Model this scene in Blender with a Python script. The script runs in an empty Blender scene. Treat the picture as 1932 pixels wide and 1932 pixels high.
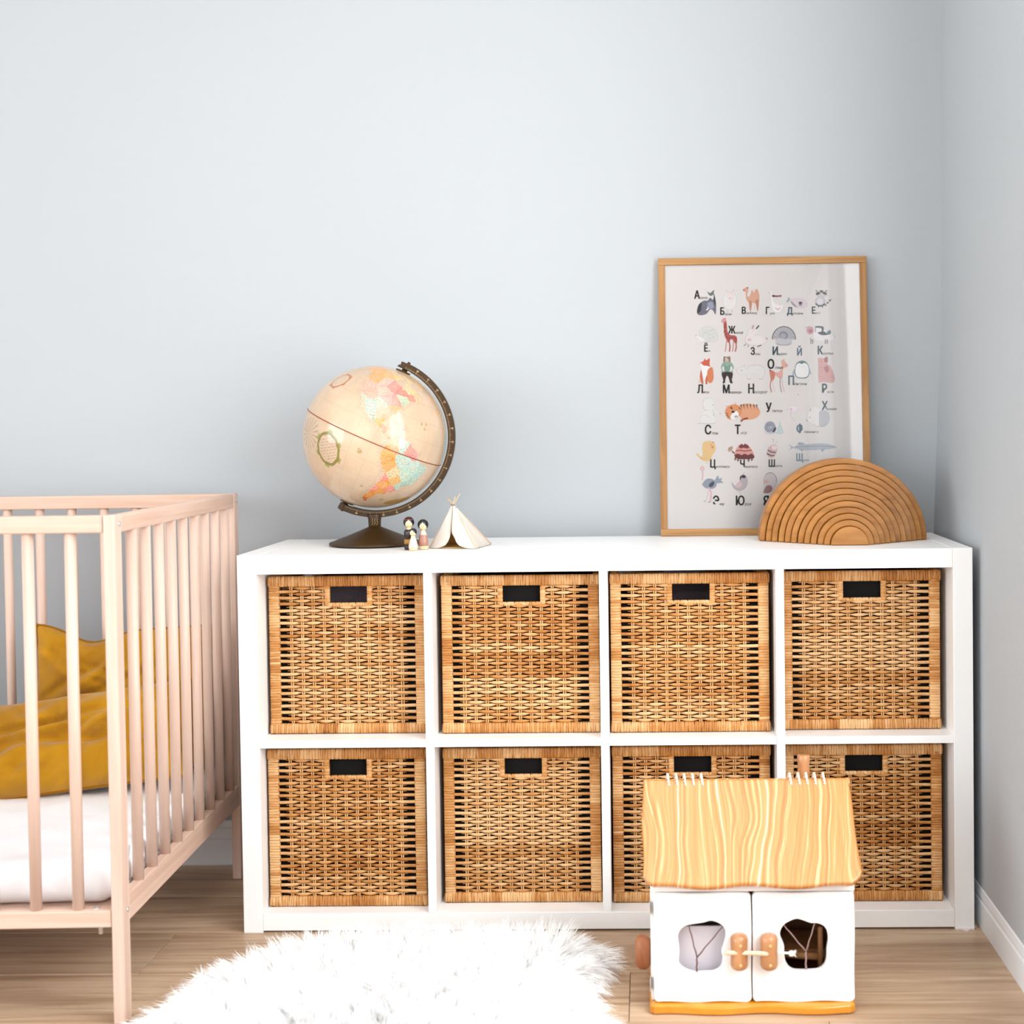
import bpy, bmesh, math, random
import numpy as np
from mathutils import Vector, Matrix, Euler
random.seed(7); rng = np.random.default_rng(11)
PI = math.pi
C = bpy.context.scene.collection
scene = bpy.context.scene

# ------------------------------------------------------------------ camera
cam_d = bpy.data.cameras.new('camera'); cam = bpy.data.objects.new('camera', cam_d); C.objects.link(cam)
scene.camera = cam
cam_d.sensor_fit = 'HORIZONTAL'; cam_d.sensor_width = 36.0
cam_d.lens = 2557.5 * 36.0 / 1932.0
cam_d.shift_x = (966 - 1173.94) / 1932.0
cam_d.shift_y = (875.81 - 966) / 1932.0
cam_d.dof.use_dof = True; cam_d.dof.focus_distance = 2.80; cam_d.dof.aperture_fstop = 3.2
cam_d.clip_start = 0.05; cam_d.clip_end = 60
_rx = Matrix(((0.99976494, -0.01820038, 0.01178156), (0.01787379, 0.99946866, 0.02725682), (-0.01227138, -0.02703984, 0.99955903)))
right, fwd, up = _rx.col[0], _rx.col[1], _rx.col[2]
mw = Matrix.Identity(4)
for i in range(3):
    mw[i][0] = right[i]; mw[i][1] = up[i]; mw[i][2] = -fwd[i]
mw[0][3], mw[1][3], mw[2][3] = 0.82525, -2.69903, 1.01221
cam.matrix_world = mw

# ------------------------------------------------------------------ light
w = bpy.data.worlds.new('world'); scene.world = w; w.use_nodes = True
w.node_tree.nodes['Background'].inputs[0].default_value = (0.80, 0.90, 1.0, 1)
w.node_tree.nodes['Background'].inputs[1].default_value = 1.6

def area(name, loc, rot, sx, sy, power, col):
    d = bpy.data.lights.new(name, 'AREA'); d.shape = 'RECTANGLE'; d.size = sx; d.size_y = sy
    d.energy = power; d.color = col
    o = bpy.data.objects.new(name, d); C.objects.link(o); o.location = loc; o.rotation_euler = rot
    return o
# daylight from the right window; rear, left and ceiling sources are added fill light
KEY, KEY2, REAR, LEFT, CEIL = 35, 13, 14, 96, 9
area('window_daylight', (1.60, -1.20, 1.38), (0, math.radians(90), 0), 1.70, 1.10, KEY, (1.0, 0.985, 0.97))
area('curtained_window_daylight', (1.60, -2.52, 1.38), (0, math.radians(90), 0), 1.86, 1.25, KEY2, (1.0, 0.99, 0.98))
area('rear_fill_light', (-0.65, -4.72, 1.45), (math.radians(90), 0, 0), 2.6, 1.9, REAR, (0.96, 0.98, 1.0))
area('left_fill_light', (-3.52, -2.9, 1.40), (0, math.radians(-90), 0), 2.15, 3.1, LEFT, (0.91, 0.965, 1.0))
area('ceiling_fill_light', (0.65, -1.15, 2.57), (0, 0, 0), 1.5, 1.5, CEIL, (1.0, 0.985, 0.96))

scene.view_settings.view_transform = 'Standard'; scene.view_settings.look = 'None'
scene.view_settings.exposure = 0.38; scene.view_settings.gamma = 1.0
scene.view_settings.use_curve_mapping = False
scene.cycles.max_bounces = 9; scene.cycles.diffuse_bounces = 6; scene.cycles.glossy_bounces = 3
scene.cycles.transparent_max_bounces = 12; scene.cycles.transmission_bounces = 4
scene.cycles.sample_clamp_indirect = 6.0; scene.cycles.caustics_reflective = False; scene.cycles.caustics_refractive = False

# ------------------------------------------------------------------ helpers
def lin(c):
    if isinstance(c, str):
        c = [int(c[i:i+2], 16) / 255 for i in (0, 2, 4)]
    return tuple((x / 12.92 if x <= 0.04045 else ((x + 0.055) / 1.055) ** 2.4) for x in c)

def newmat(name, col=(0.8, 0.8, 0.8), rough=0.5, spec=0.5, metal=0.0, coat=0.0, coat_rough=0.1):
    m = bpy.data.materials.new(name); m.use_nodes = True
    b = m.node_tree.nodes['Principled BSDF']
    b.inputs['Base Color'].default_value = (*col, 1); b.inputs['Roughness'].default_value = rough
    b.inputs['Specular IOR Level'].default_value = spec; b.inputs['Metallic'].default_value = metal
    b.inputs['Coat Weight'].default_value = coat; b.inputs['Coat Roughness'].default_value = coat_rough
    return m
def N(m, t, **kw):
    n = m.node_tree.nodes.new(t)
    for k, v in kw.items(): setattr(n, k, v)
    return n
def L(m, a, b): m.node_tree.links.new(a, b)
def bsdf(m): return m.node_tree.nodes['Principled BSDF']
def ramp(m, stops, interp='LINEAR'):
    r = N(m, 'ShaderNodeValToRGB'); r.color_ramp.interpolation = interp
    e = r.color_ramp.elements
    while len(e) < len(stops): e.new(0.5)
    for i, (p, c) in enumerate(stops):
        e[i].position = p; e[i].color = (*c, 1)
    return r
def coords(m, scale=(1, 1, 1), kind='Object', rand=0.0):
    tc = N(m, 'ShaderNodeTexCoord'); mp = N(m, 'ShaderNodeMapping'); mp.inputs['Scale'].default_value = scale
    L(m, tc.outputs[kind], mp.inputs['Vector'])
    if rand:
        oi = N(m, 'ShaderNodeObjectInfo'); mu = N(m, 'ShaderNodeMath', operation='MULTIPLY'); mu.inputs[1].default_value = rand
        L(m, oi.outputs['Random'], mu.inputs[0])
        cb = N(m, 'ShaderNodeCombineXYZ')
        for k in range(3): L(m, mu.outputs[0], cb.inputs[k])
        L(m, cb.outputs[0], mp.inputs['Location'])
    return mp.outputs[0]
def noise(m, vec, scale=5, detail=4, rough=0.5, dist=0.0):
    n = N(m, 'ShaderNodeTexNoise'); n.inputs['Scale'].default_value = scale; n.inputs['Detail'].default_value = detail
    n.inputs['Roughness'].default_value = rough; n.inputs['Distortion'].default_value = dist
    L(m, vec, n.inputs['Vector']); return n.outputs['Fac']
def bump(m, h, strength=0.2, dist=0.001):
    b = N(m, 'ShaderNodeBump'); b.inputs['Strength'].default_value = strength; b.inputs['Distance'].default_value = dist
    L(m, h, b.inputs['Height']); L(m, b.outputs[0], bsdf(m).inputs['Normal'])
def wood(name, c1, c2, scale=(3, 3, 60), rough=0.45, rand=7.0, dark=None, spec=0.4, coat=0.0, bmp=0.15):
    m = newmat(name, lin(c1), rough, spec, coat=coat)
    v = coords(m, scale, rand=rand)
    f = noise(m, v, 1.0, 6, 0.6, 0.8)
    r = ramp(m, [(0.30, lin(c2)), (0.62, lin(c1))]) if not dark else ramp(m, [(0.22, lin(dark)), (0.40, lin(c2)), (0.65, lin(c1))])
    L(m, f, r.inputs[0]); L(m, r.outputs[0], bsdf(m).inputs['Base Color'])
    if bmp: bump(m, f, bmp, 0.0006)
    return m

class MB:
    """collects geometry for one mesh"""
    def __init__(s): s.v = []; s.f = []; s.c = []; s.n = 0; s.smooth = []; s.mi = []
    def add(s, verts, faces, col=None, smooth=False, mi=0):
        verts = np.asarray(verts, float); k = s.n
        s.v.append(verts); s.n += len(verts)
        for f in faces: s.f.append(tuple(int(i) + k for i in f))
        s.smooth += [smooth] * len(faces); s.mi += [mi] * len(faces)
        s.c.append(np.tile(np.array(col if col is not None else (1, 1, 1, 1), float), (len(verts), 1)))
    def box(s, x0, x1, y0, y1, z0, z1, col=None, mi=0):
        v = [(x, y, z) for x in (x0, x1) for y in (y0, y1) for z in (z0, z1)]
        s.add(v, [(0, 1, 3, 2), (4, 6, 7, 5), (0, 4, 5, 1), (2, 3, 7, 6), (0, 2, 6, 4), (1, 5, 7, 3)], col, False, mi)
    def tube(s, pts, r, sides=8, col=None, caps=True, flat=None, upv=None, mi=0, smooth=True):
        pts = np.asarray(pts, float); n = len(pts)
        r = np.broadcast_to(np.asarray(r, float), (n,))
        t = np.gradient(pts, axis=0); t /= np.linalg.norm(t, axis=1)[:, None] + 1e-12
        u0 = np.array(upv if upv is not None else ((0, 0, 1) if abs(t[0][2]) < 0.9 else (1, 0, 0)), float)
        vs = []
        for i in range(n):
            a = u0 - t[i] * (u0 @ t[i]); a /= np.linalg.norm(a) + 1e-12
            b = np.cross(t[i], a); 
            if upv is None: u0 = a
            fl = 1.0 if flat is None else (flat if np.isscalar(flat) else flat[i])
            for k in range(sides):
                th = 2 * PI * k / sides
                vs.append(pts[i] + a * math.cos(th) * r[i] + b * math.sin(th) * r[i] * fl)
        fs = [(i * sides + k, i * sides + (k + 1) % sides, (i + 1) * sides + (k + 1) % sides, (i + 1) * sides + k) for i in range(n - 1) for k in range(sides)]
        if caps: fs += [tuple(range(sides))[::-1], tuple((n - 1) * sides + k for k in range(sides))]
        s.add(vs, fs, col, smooth, mi)
    def lathe(s, prof, seg=32, col=None, center=(0, 0, 0), mi=0, smooth=True):
        cx, cy, cz = center; vs = []; fs = []
        for r, z in prof:
            for k in range(seg):
                a = 2 * PI * k / seg; vs.append((cx + r * math.cos(a), cy + r * math.sin(a), cz + z))
        for i in range(len(prof) - 1):
            for k in range(seg):
                fs.append((i * seg + k, i * seg + (k + 1) % seg, (i + 1) * seg + (k + 1) % seg, (i + 1) * seg + k))
        if prof[0][0] > 1e-6: fs.append(tuple(range(seg))[::-1])
        if prof[-1][0] > 1e-6: fs.append(tuple((len(prof) - 1) * seg + k for k in range(seg)))
        s.add(vs, fs, col, smooth, mi)
    def grid(s, P, col=None, smooth=True, mi=0, wrap=False):
        P = np.asarray(P, float); a, b = P.shape[:2]
        fs = []
        for i in range(a - 1):
            for j in range(b if wrap else b - 1):
                fs.append((i * b + j, i * b + (j + 1) % b, (i + 1) * b + (j + 1) % b, (i + 1) * b + j))
        s.add(P.reshape(-1, 3), fs, col, smooth, mi)
    def mesh(s, name, mats):
        me = bpy.data.meshes.new(name)
        V = np.concatenate(s.v); me.from_pydata(V.tolist(), [], s.f)
        me.polygons.foreach_set('use_smooth', s.smooth); me.polygons.foreach_set('material_index', s.mi)
        a = me.color_attributes.new(name='tint', type='FLOAT_COLOR', domain='POINT')
        a.data.foreach_set('color', np.concatenate(s.c).astype(np.float32).ravel())
        for m in (mats if isinstance(mats, (list, tuple)) else [mats]): me.materials.append(m)
        me.update(); return me
def obj(name, me, parent=None, loc=None, rot=None, bevel=0, seg=2, solid=0, kind=None, **kw):
    o = bpy.data.objects.new(name, me); C.objects.link(o)
    if parent is not None: o.parent = parent
    if loc is not None: o.location = loc
    if rot is not None: o.rotation_euler = rot
    if solid:
        md = o.modifiers.new('thickness', 'SOLIDIFY'); md.thickness = solid; md.offset = 0
    if bevel:
        md = o.modifiers.new('bevel', 'BEVEL'); md.width = bevel; md.segments = seg; md.limit_method = 'ANGLE'; md.angle_limit = 0.6
    if kind: o['kind'] = kind
    for k, v in kw.items(): o[k] = v
    return o
def thing(name, label, cat, loc=(0, 0, 0), rot=(0, 0, 0), group=None):
    o = bpy.data.objects.new(name, None); C.objects.link(o); o.location = loc; o.rotation_euler = rot
    o.empty_display_size = 0.05; o['label'] = label; o['category'] = cat
    if group: o['group'] = group
    return o
def boxo(name, b, mat, parent=None, bevel=0.001, **kw):
    """box object whose origin is the box's own centre"""
    cx, cy, cz = (b[0] + b[1]) / 2, (b[2] + b[3]) / 2, (b[4] + b[5]) / 2
    mb = MB(); mb.box(b[0] - cx, b[1] - cx, b[2] - cy, b[3] - cy, b[4] - cz, b[5] - cz)
    return obj(name, mb.mesh(name, mat), parent, (cx, cy, cz), bevel=bevel, **kw)
def outline_solid(outs, depth, bevel=0.0, bres=2, smooth_spl=False, res=6):
    """2-D outlines (first outer, others holes) -> solid mesh data; returns (verts Nx3, faces), local XY + Z thickness"""
    cu = bpy.data.curves.new('tmp', 'CURVE'); cu.dimensions = '2D'; cu.fill_mode = 'BOTH'
    cu.extrude = max(depth / 2 - bevel, 1e-5); cu.bevel_depth = bevel; cu.bevel_resolution = bres; cu.offset = -bevel
    for o in outs:
        sp = cu.splines.new('POLY'); sp.points.add(len(o) - 1)
        for p, q in zip(sp.points, o): p.co = (q[0], q[1], 0, 1)
        sp.use_cyclic_u = True
    ob = bpy.data.objects.new('tmp', cu); C.objects.link(ob)
    me = bpy.data.meshes.new_from_object(ob.evaluated_get(bpy.context.evaluated_depsgraph_get()))
    V = np.array([v.co[:] for v in me.vertices]); F = [tuple(p.vertices) for p in me.polygons]
    bpy.data.objects.remove(ob); bpy.data.curves.remove(cu); bpy.data.meshes.remove(me)
    return V, F
def spline(pts, n=6):
    """closed Catmull-Rom through pts"""
    P = np.array(pts, float); out = []
    k = len(P)
    for i in range(k):
        p0, p1, p2, p3 = P[i - 1], P[i], P[(i + 1) % k], P[(i + 2) % k]
        for t in np.linspace(0, 1, n, endpoint=False):
            out.append(0.5 * ((2 * p1) + (-p0 + p2) * t + (2 * p0 - 5 * p1 + 4 * p2 - p3) * t * t + (-p0 + 3 * p1 - 3 * p2 + p3) * t ** 3))
    return np.array(out)
def inpoly(px, py, poly):
    poly = np.asarray(poly, float); ins = np.zeros(px.shape, bool); j = len(poly) - 1
    for i in range(len(poly)):
        xi, yi = poly[i]; xj, yj = poly[j]
        c = ((yi > py) != (yj > py)) & (px < (xj - xi) * (py - yi) / (yj - yi + 1e-12) + xi)
        ins ^= c; j = i
    return ins

# ------------------------------------------------------------------ materials
M_wall = newmat('painted_wall', (0.408, 0.428, 0.444), 0.85, 0.2)
_v = coords(M_wall, (1, 1, 1)); bump(M_wall, noise(M_wall, _v, 260, 3, 0.6), 0.06, 0.0006)
M_ceil = newmat('ceiling_paint', (0.80, 0.80, 0.79), 0.9, 0.2)
M_trim = newmat('white_trim', (0.74, 0.76, 0.78), 0.45, 0.4)
M_white = newmat('white_laminate', (0.86, 0.86, 0.85), 0.38, 0.45)
_v = coords(M_white, (1, 1, 1)); bump(M_white, noise(M_white, _v, 900, 2, 0.5), 0.04, 0.0003)

M_plank = newmat('oak_laminate', (0.5, 0.4, 0.3), 0.42, 0.45)
def _plank():
    m = M_plank
    v = coords(m, (1.1, 14, 14), rand=23.0)
    f = noise(m, v, 1.6, 7, 0.62, 1.2)
    r = ramp(m, [(0.25, lin('93785c')), (0.42, lin('b3967a')), (0.58, lin('c9ae92')), (0.78, lin('d9c2a6'))])
    L(m, f, r.inputs[0])
    v2 = coords(m, (2.0, 90, 90), rand=11.0); f2 = noise(m, v2, 1.0, 5, 0.7, 0.5)
    r2 = ramp(m, [(0.35, (0.78, 0.76, 0.74)), (0.65, (1.06, 1.05, 1.04))]); L(m, f2, r2.inputs[0])
    mx = N(m, 'ShaderNodeMix', data_type='RGBA', blend_type='MULTIPLY'); mx.inputs[0].default_value = 1.0
    L(m, r.outputs[0], mx.inputs[6]); L(m, r2.outputs[0], mx.inputs[7])
    oi = N(m, 'ShaderNodeObjectInfo'); mr = N(m, 'ShaderNodeMapRange'); mr.inputs[3].default_value = 0.86; mr.inputs[4].default_value = 1.1
    L(m, oi.outputs['Random'], mr.inputs[0])
    mx2 = N(m, 'ShaderNodeVectorMath', operation='SCALE'); L(m, mx.outputs[2], mx2.inputs[0]); L(m, mr.outputs[0], mx2.inputs['Scale'])
    L(m, mx2.outputs[0], bsdf(m).inputs['Base Color']); bump(m, f2, 0.12, 0.0005)
_plank()
M_sub = newmat('floor_base', lin('8a7358'), 0.8)

def rattan(name, hue_shift=0.0):
    m = newmat(name, (0.6, 0.35, 0.13), 0.42, 0.4)
    at = N(m, 'ShaderNodeAttribute'); at.attribute_name = 'tint'
    sep = N(m, 'ShaderNodeSeparateColor'); L(m, at.outputs['Color'], sep.inputs[0])
    v = coords(m, (60, 60, 60), rand=9.0); f = noise(m, v, 1.0, 4, 0.6)
    v3 = coords(m, (4, 4, 4), rand=31.0); f3 = noise(m, v3, 1.0, 2, 0.5)
    ad = N(m, 'ShaderNodeMath', operation='MULTIPLY_ADD'); ad.inputs[1].default_value = 0.55; L(m, f, ad.inputs[0])
    mm = N(m, 'ShaderNodeMath', operation='MULTIPLY'); mm.inputs[1].default_value = 0.62; L(m, sep.outputs[0], mm.inputs[0]); L(m, mm.outputs[0], ad.inputs[2])
    ad2 = N(m, 'ShaderNodeMath', operation='MULTIPLY_ADD'); ad2.inputs[1].default_value = 0.35; L(m, f3, ad2.inputs[0]); L(m, ad.outputs[0], ad2.inputs[2])
    r = ramp(m, [(0.28, lin('7a4511')), (0.46, lin('a86a2c')), (0.72, lin('c0874a')), (1.0, lin('d8ac78'))])
    L(m, ad2.outputs[0], r.inputs[0]); L(m, r.outputs[0], bsdf(m).inputs['Base Color'])
    return m
M_rattan = rattan('rattan')
M_beech = wood('pale_beech', 'd4b9a6', 'c6a590', (4, 4, 2.2), 0.42, dark=None)
M_beechx = wood('pale_beech_long', 'd4b7a5', 'c29f8a', (2, 60, 60), 0.42)
M_beechy = wood('pale_beech_cross', 'd4b7a5', 'c29f8a', (60, 2, 60), 0.42)
M_beechz = wood('pale_beech_upright', 'd6bbab', 'c8a998', (50, 50, 2), 0.42)
M_metal = newmat('bright_steel', (0.72, 0.75, 0.78), 0.3, metal=1.0)
M_bronze = newmat('bronze_brown', lin('3e2a0e'), 0.42, 0.35, metal=0.15)
_v = coords(M_bronze, (1, 1, 1)); bump(M_bronze, noise(M_bronze, _v, 120, 3), 0.08, 0.0005)

# ------------------------------------------------------------------ room shell
XL, XR, YB, YF, ZC = -3.4, 1.497, 0.445, -4.6, 2.65
M_wall2 = newmat('fill_white_wall', (0.82, 0.83, 0.85), 0.9, 0.2)  # unseen walls made whiter than the seen ones to bounce fill light
def shell(name, b, mat=M_wall):
    return boxo(name, b, mat, bevel=0, kind='structure')
shell('wall_back', (XL - 0.1, XR + 0.15, YB, YB + 0.1, -0.06, ZC))
W3 = (-4.50, -1.30, 0.30, 2.50)
mb = MB(); mb.box(XL - 0.1, XL, YF, W3[0], -0.06, ZC); mb.box(XL - 0.1, XL, W3[1], YB, -0.06, ZC); mb.box(XL - 0.1, XL, W3[0], W3[1], -0.06, W3[2]); mb.box(XL - 0.1, XL, W3[0], W3[1], W3[3], ZC)
obj('wall_left', mb.mesh('wall_left', M_wall2), kind='structure')
shell('ceiling', (XL - 0.1, XR + 0.2, YF - 0.1, YB + 0.1, ZC, ZC + 0.1), M_ceil)
# right wall: slightly out of plumb near the corner, with a window opening nearer the camera
W1 = (-3.20, -0.55, 0.45, 2.31)
mb = MB()
zs = [-0.06, 0.60, 0.766, 0.914, 1.06, 1.207, 1.50, ZC]; xs = [1.487, 1.487, 1.4875, 1.493, 1.499, 1.507, 1.509, 1.513]
P = np.array([[(x, y, z) for y in (YB + 0.02, W1[1])] for x, z in zip(xs, zs)])
mb.grid(P, smooth=False)
mb.grid(np.array([[(x + 0.14, y, z) for y in (W1[1], YB + 0.02)] for x, z in zip(xs, zs)]), smooth=False)
def rbox(y0, y1, z0, z1):
    x0 = float(np.interp(z0, zs, xs)); x1 = float(np.interp(z1, zs, xs))
    v = [(x0, y0, z0), (x0, y1, z0), (x1, y1, z1), (x1, y0, z1), (x0 + 0.14, y0, z0), (x0 + 0.14, y1, z0), (x1 + 0.14, y1, z1), (x1 + 0.14, y0, z1)]
    mb.add(v, [(0, 3, 2, 1), (4, 5, 6, 7), (0, 4, 7, 3), (1, 2, 6, 5), (0, 1, 5, 4), (3, 7, 6, 2)])
mb.add([(1.505, W1[1], W1[2]), (1.64, W1[1], W1[2]), (1.64, W1[1], W1[3]), (1.505, W1[1], W1[3])], [(0, 1, 2, 3)])
rbox(W1[0], W1[1], -0.06, W1[2]); rbox(W1[0], W1[1], W1[3], ZC); rbox(YF - 0.1, W1[0], -0.06, ZC)
obj('wall_right', mb.mesh('wall_right', M_wall), kind='structure')
W2 = (-2.0, 0.70, 0.45, 2.42)
mb = MB()
mb.box(XL - 0.1, W2[0], YF - 0.1, YF, -0.06, ZC); mb.box(W2[1], XR + 0.14, YF - 0.1, YF, -0.06, ZC)
mb.box(W2[0], W2[1], YF - 0.1, YF, -0.06, W2[2]); mb.box(W2[0], W2[1], YF - 0.1, YF, W2[3], ZC)
obj('wall_front', mb.mesh('wall_front', M_wall2), kind='structure')
def window(name, b, axis):
    mb = MB(); t = 0.05
    y0, y1, z0, z1 = b
    def bar(a0, a1, c0, c1):
        if axis == 'x': mb.box(1.555, 1.595, a0, a1, c0, c1)
        elif axis == 'l': mb.box(XL - 0.09, XL - 0.05, a0, a1, c0, c1)
        else: mb.box(a0, a1, YF - 0.08, YF - 0.04, c0, c1)
    bar(y0, y0 + t, z0, z1); bar(y1 - t, y1, z0, z1); bar(y0, y1, z0, z0 + t); bar(y0, y1, z1 - t, z1)
    m = (y0 + y1) / 2; bar(m - t / 2, m + t / 2, z0, z1)
    return obj(name, mb.mesh(name, M_trim), kind='structure')
window('window_1', W1, 'x'); window('fill_window_rear', W2, 'y'); window('fill_window_left', W3, 'l')  # rear and left windows are added openings for fill light
# sheer curtain at window 1, outside the frame: it is what the picture glass reflects
M_sheer = bpy.data.materials.new('sheer_fabric'); M_sheer.use_nodes = True
_nt = M_sheer.node_tree; _nt.nodes.clear()
_o = _nt.nodes.new('ShaderNodeOutputMaterial'); _t = _nt.nodes.new('ShaderNodeBsdfTranslucent'); _d = _nt.nodes.new('ShaderNodeBsdfTransparent')
_t.inputs[0].default_value = (0.9, 0.9, 0.9, 1); _x = _nt.nodes.new('ShaderNodeMixShader'); _x.inputs[0].default_value = 0.35
_nt.links.new(_d.outputs[0], _x.inputs[1]); _nt.links.new(_t.outputs[0], _x.inputs[2]); _nt.links.new(_x.outputs[0], _o.inputs[0])
for k, (a, b) in enumerate(((-2.42, -1.86), (-3.14, -2.60))):
    n = 90; ys = np.linspace(a, b, n)
    P = np.array([[(1.445 + 0.007 * math.sin(y * 19 + 1.1 * k) + 0.0015 * math.sin(y * 47), y, z) for y in ys] for z in (0.03, 1.2, 2.45)])
    mb = MB(); mb.grid(P)
    o = obj('curtain', mb.mesh('curtain', M_sheer))
    o['label'] = 'white sheer curtain hanging at the window edge nearer the ' + ('shelf' if k == 0 else 'rear wall'); o['category'] = 'curtain'; o['group'] = 'sheer curtains at the side window'

fill_panel = thing('ceiling_fill_panel', 'added square white fill panel on the ceiling above the middle of the room', 'fill panel', (0.65, -1.15, 2.65))  # unseen panel added to even out the light on the walls
boxo('housing', (-0.78, 0.78, -0.78, 0.78, -0.068, -0.001), M_trim, fill_panel, 0.004)
# floor: base slab + laminate planks laid along X
fl = boxo('floor', (XL, XR, YF, YB, -0.06, -0.0085), M_sub, bevel=0, kind='structure')
PW, PLn = 0.2112, 1.285
def plank_mesh(ln):
    mb = MB(); mb.box(-ln / 2 + 0.0006, ln / 2 - 0.0006, -PW / 2 + 0.0006, PW / 2 - 0.0006, -0.004, 0.004)
    return mb.mesh('plank', M_plank)
full = plank_mesh(PLn)
row0 = 0.0067     # a seam seen at this depth
k = 0
rows = []
y = row0 + PW * 2
while y > YF + 0.0:
    rows.append((y - PW, y)); y -= PW
butts = {0: 0.31, 1: -0.139, 2: 0.7835, 3: 0.05, 4: 0.62}
r0 = None
for i, (y0, y1) in enumerate(rows):
    rel = int(round((row0 - y1) / PW))          # 0 = the row in front of the seam
    if rel == 0: xb = -0.139
    elif rel == 1: xb = 0.7835
    elif rel == -1: xb = -0.62
    else: xb = ((rel * 0.437) % 1) * PLn
    xs0 = xb
    while xs0 > XL: xs0 -= PLn
    y1c = min(y1, YB - 0.001); y0c = max(y0, YF)
    while xs0 < XR:
        a, b = max(xs0, XL), min(xs0 + PLn, XR - 0.008)
        if b - a > 0.01:
            if b - a > PLn - 1e-4 and y1c == y1 and y0c == y0: me = full
            else:
                mb = MB(); w2 = (y1c - y0c) / 2
                mb.box(-(b - a) / 2 + 0.0006, (b - a) / 2 - 0.0006, -w2 + 0.0006, w2 - 0.0006, -0.004, 0.004); me = mb.mesh('plank', M_plank)
            o = obj('plank', me, fl, bevel=0.0006, seg=1)
            o.location = Vector(((a + b) / 2, (y0c + y1c) / 2, -0.004)) - fl.location
        xs0 += PLn

# baseboards with moulded profile
def profile_run(name, prof, p0, p1, outward, kind='structure'):
    """prof: (distance from wall, z)"""
    mb = MB(); o = np.array(outward)
    ring = [[np.array(p) + np.array([o[0] * d, o[1] * d, z]) for d, z in prof] for p in (p0, p1)]
    n = len(prof); V = ring[0] + ring[1]
    F = [(i, (i + 1) % n, n + (i + 1) % n, n + i) for i in range(n)] + [tuple(range(n))[::-1], tuple(range(n, 2 * n))]
    mb.add(V, F); return obj(name, mb.mesh(name, M_trim), kind=kind)
prof = [(-0.01, -0.002), (0.014, -0.002), (0.014, 0.052), (0.0115, 0.056), (0.0115, 0.060), (0.0135, 0.063), (0.0125, 0.078), (0.009, 0.083), (0.009, 0.087), (0.0105, 0.089), (0.007, 0.097), (0.003, 0.101), (-0.01, 0.101)]
profile_run('baseboard_back', prof, (XL, YB, 0), (XR - 0.006, YB, 0), (0, -1, 0))
profile_run('baseboard_right', prof, (1.4975, YB, 0), (1.4975, YF, 0), (-1, 0, 0))
profile_run('baseboard_left', prof, (XL, YF, 0), (XL, YB, 0), (1, 0, 0))

# ------------------------------------------------------------------ cube shelving unit
SW, SH, SD, T1, T2 = 1.47, 0.765, 0.39, 0.039, 0.017
SZ0 = 0.0
cell = (SW - 2 * T1 - 3 * T2) / 4
sh = thing('cube_shelving_unit', 'low white cube shelving unit holding eight wicker baskets against the wall', 'shelf')
ZM0, ZM1 = 0.3745, 0.390
boxo('side_panel', (0, T1, 0, SD, 0, SH), M_white, sh)
boxo('side_panel', (SW - T1, SW, 0, SD, 0, SH), M_white, sh)
boxo('top_panel', (T1 + 0.0003, SW - T1 - 0.0003, 0.0008, SD, SH - T1, SH - 0.0006), M_white, sh)
boxo('bottom_panel', (T1 + 0.0003, SW - T1 - 0.0003, 0.0008, SD, 0.004, T1), M_white, sh)
divx = []
for k in range(3):
    x = T1 + cell * (k + 1) + T2 * k; divx.append(x)
    boxo('divider', (x, x + T2, 0.002, SD - 0.002, T1 + 0.0003, SH - T1 - 0.0003), M_white, sh, 0.0006)
cells = []
for k in range(4):
    x = T1 + (cell + T2) * k; cells.append((x, x + cell))
    boxo('shelf_board', (x + 0.0003, x + cell - 0.0003, 0.002, SD - 0.002, ZM0, ZM1), M_white, sh, 0.0006)
# torn felt pad peeking out under the outer foot at the wall
mb = MB(); pp = []
for a in np.linspace(0, 2 * PI, 40, endpoint=False):
    pp.append((1.452 + 0.023 * math.cos(a) * (1 + 0.12 * math.sin(5 * a + 1)), 0.012 + 0.021 * math.sin(a) * (1 + 0.2 * math.sin(7 * a)), 0.0))
top = [(x, y, 0.0025) for x, y, z in pp]
mb.add(pp + top, [tuple(range(40))[::-1], tuple(range(40, 80))] + [(i, (i + 1) % 40, 40 + (i + 1) % 40, 40 + i) for i in range(40)], smooth=False)
M_felt = newmat('pale_felt', lin('ddd0cf'), 0.95, 0.1)
obj('felt_pad', mb.mesh('felt_pad', M_felt), sh, loc=(0, 0, -0.0006), label='torn pale felt pad')

# ------------------------------------------------------------------ wicker baskets
BW, BH, BD = 0.3225, 0.3270, 0.29
bord = 0.0225
def tintc(lo=0.2, hi=1.0, p=1.0):
    t = lo + (hi - lo) * random.random() ** p; return (t, t, t, 1)
def ring_wrap(mb, cen, half_u, half_v, width, axis, tilt=0.0, col=None):
    """a flat cane wrap round a bar; axis: bar direction; u = outward (-y), v = in-plane across"""
    nseg = 12; V = []; lv = ((-0.5, 0.80), (-0.34, 0.985), (0.34, 0.985), (0.5, 0.80))
    for t, s in lv:
        for k in range(nseg):
            a = 2 * PI * k / nseg
            cu = math.copysign(abs(math.cos(a)) ** 0.5, math.cos(a)) * half_u * (s if True else 1)
            cv = math.copysign(abs(math.sin(a)) ** 0.45, math.sin(a)) * half_v * (1 - (1 - s) * 0.3)
            al = t * width + tilt * cv
            if axis == 'x': V.append((cen[0] + al, cen[1] + cu, cen[2] + cv))
            else: V.append((cen[0] + cv, cen[1] + cu, cen[2] + al))
    F = [(i * nseg + k, i * nseg + (k + 1) % nseg, (i + 1) * nseg + (k + 1) % nseg, (i + 1) * nseg + k) for i in range(3) for k in range(nseg)]
    mb.add(V, F, col, True)
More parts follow.
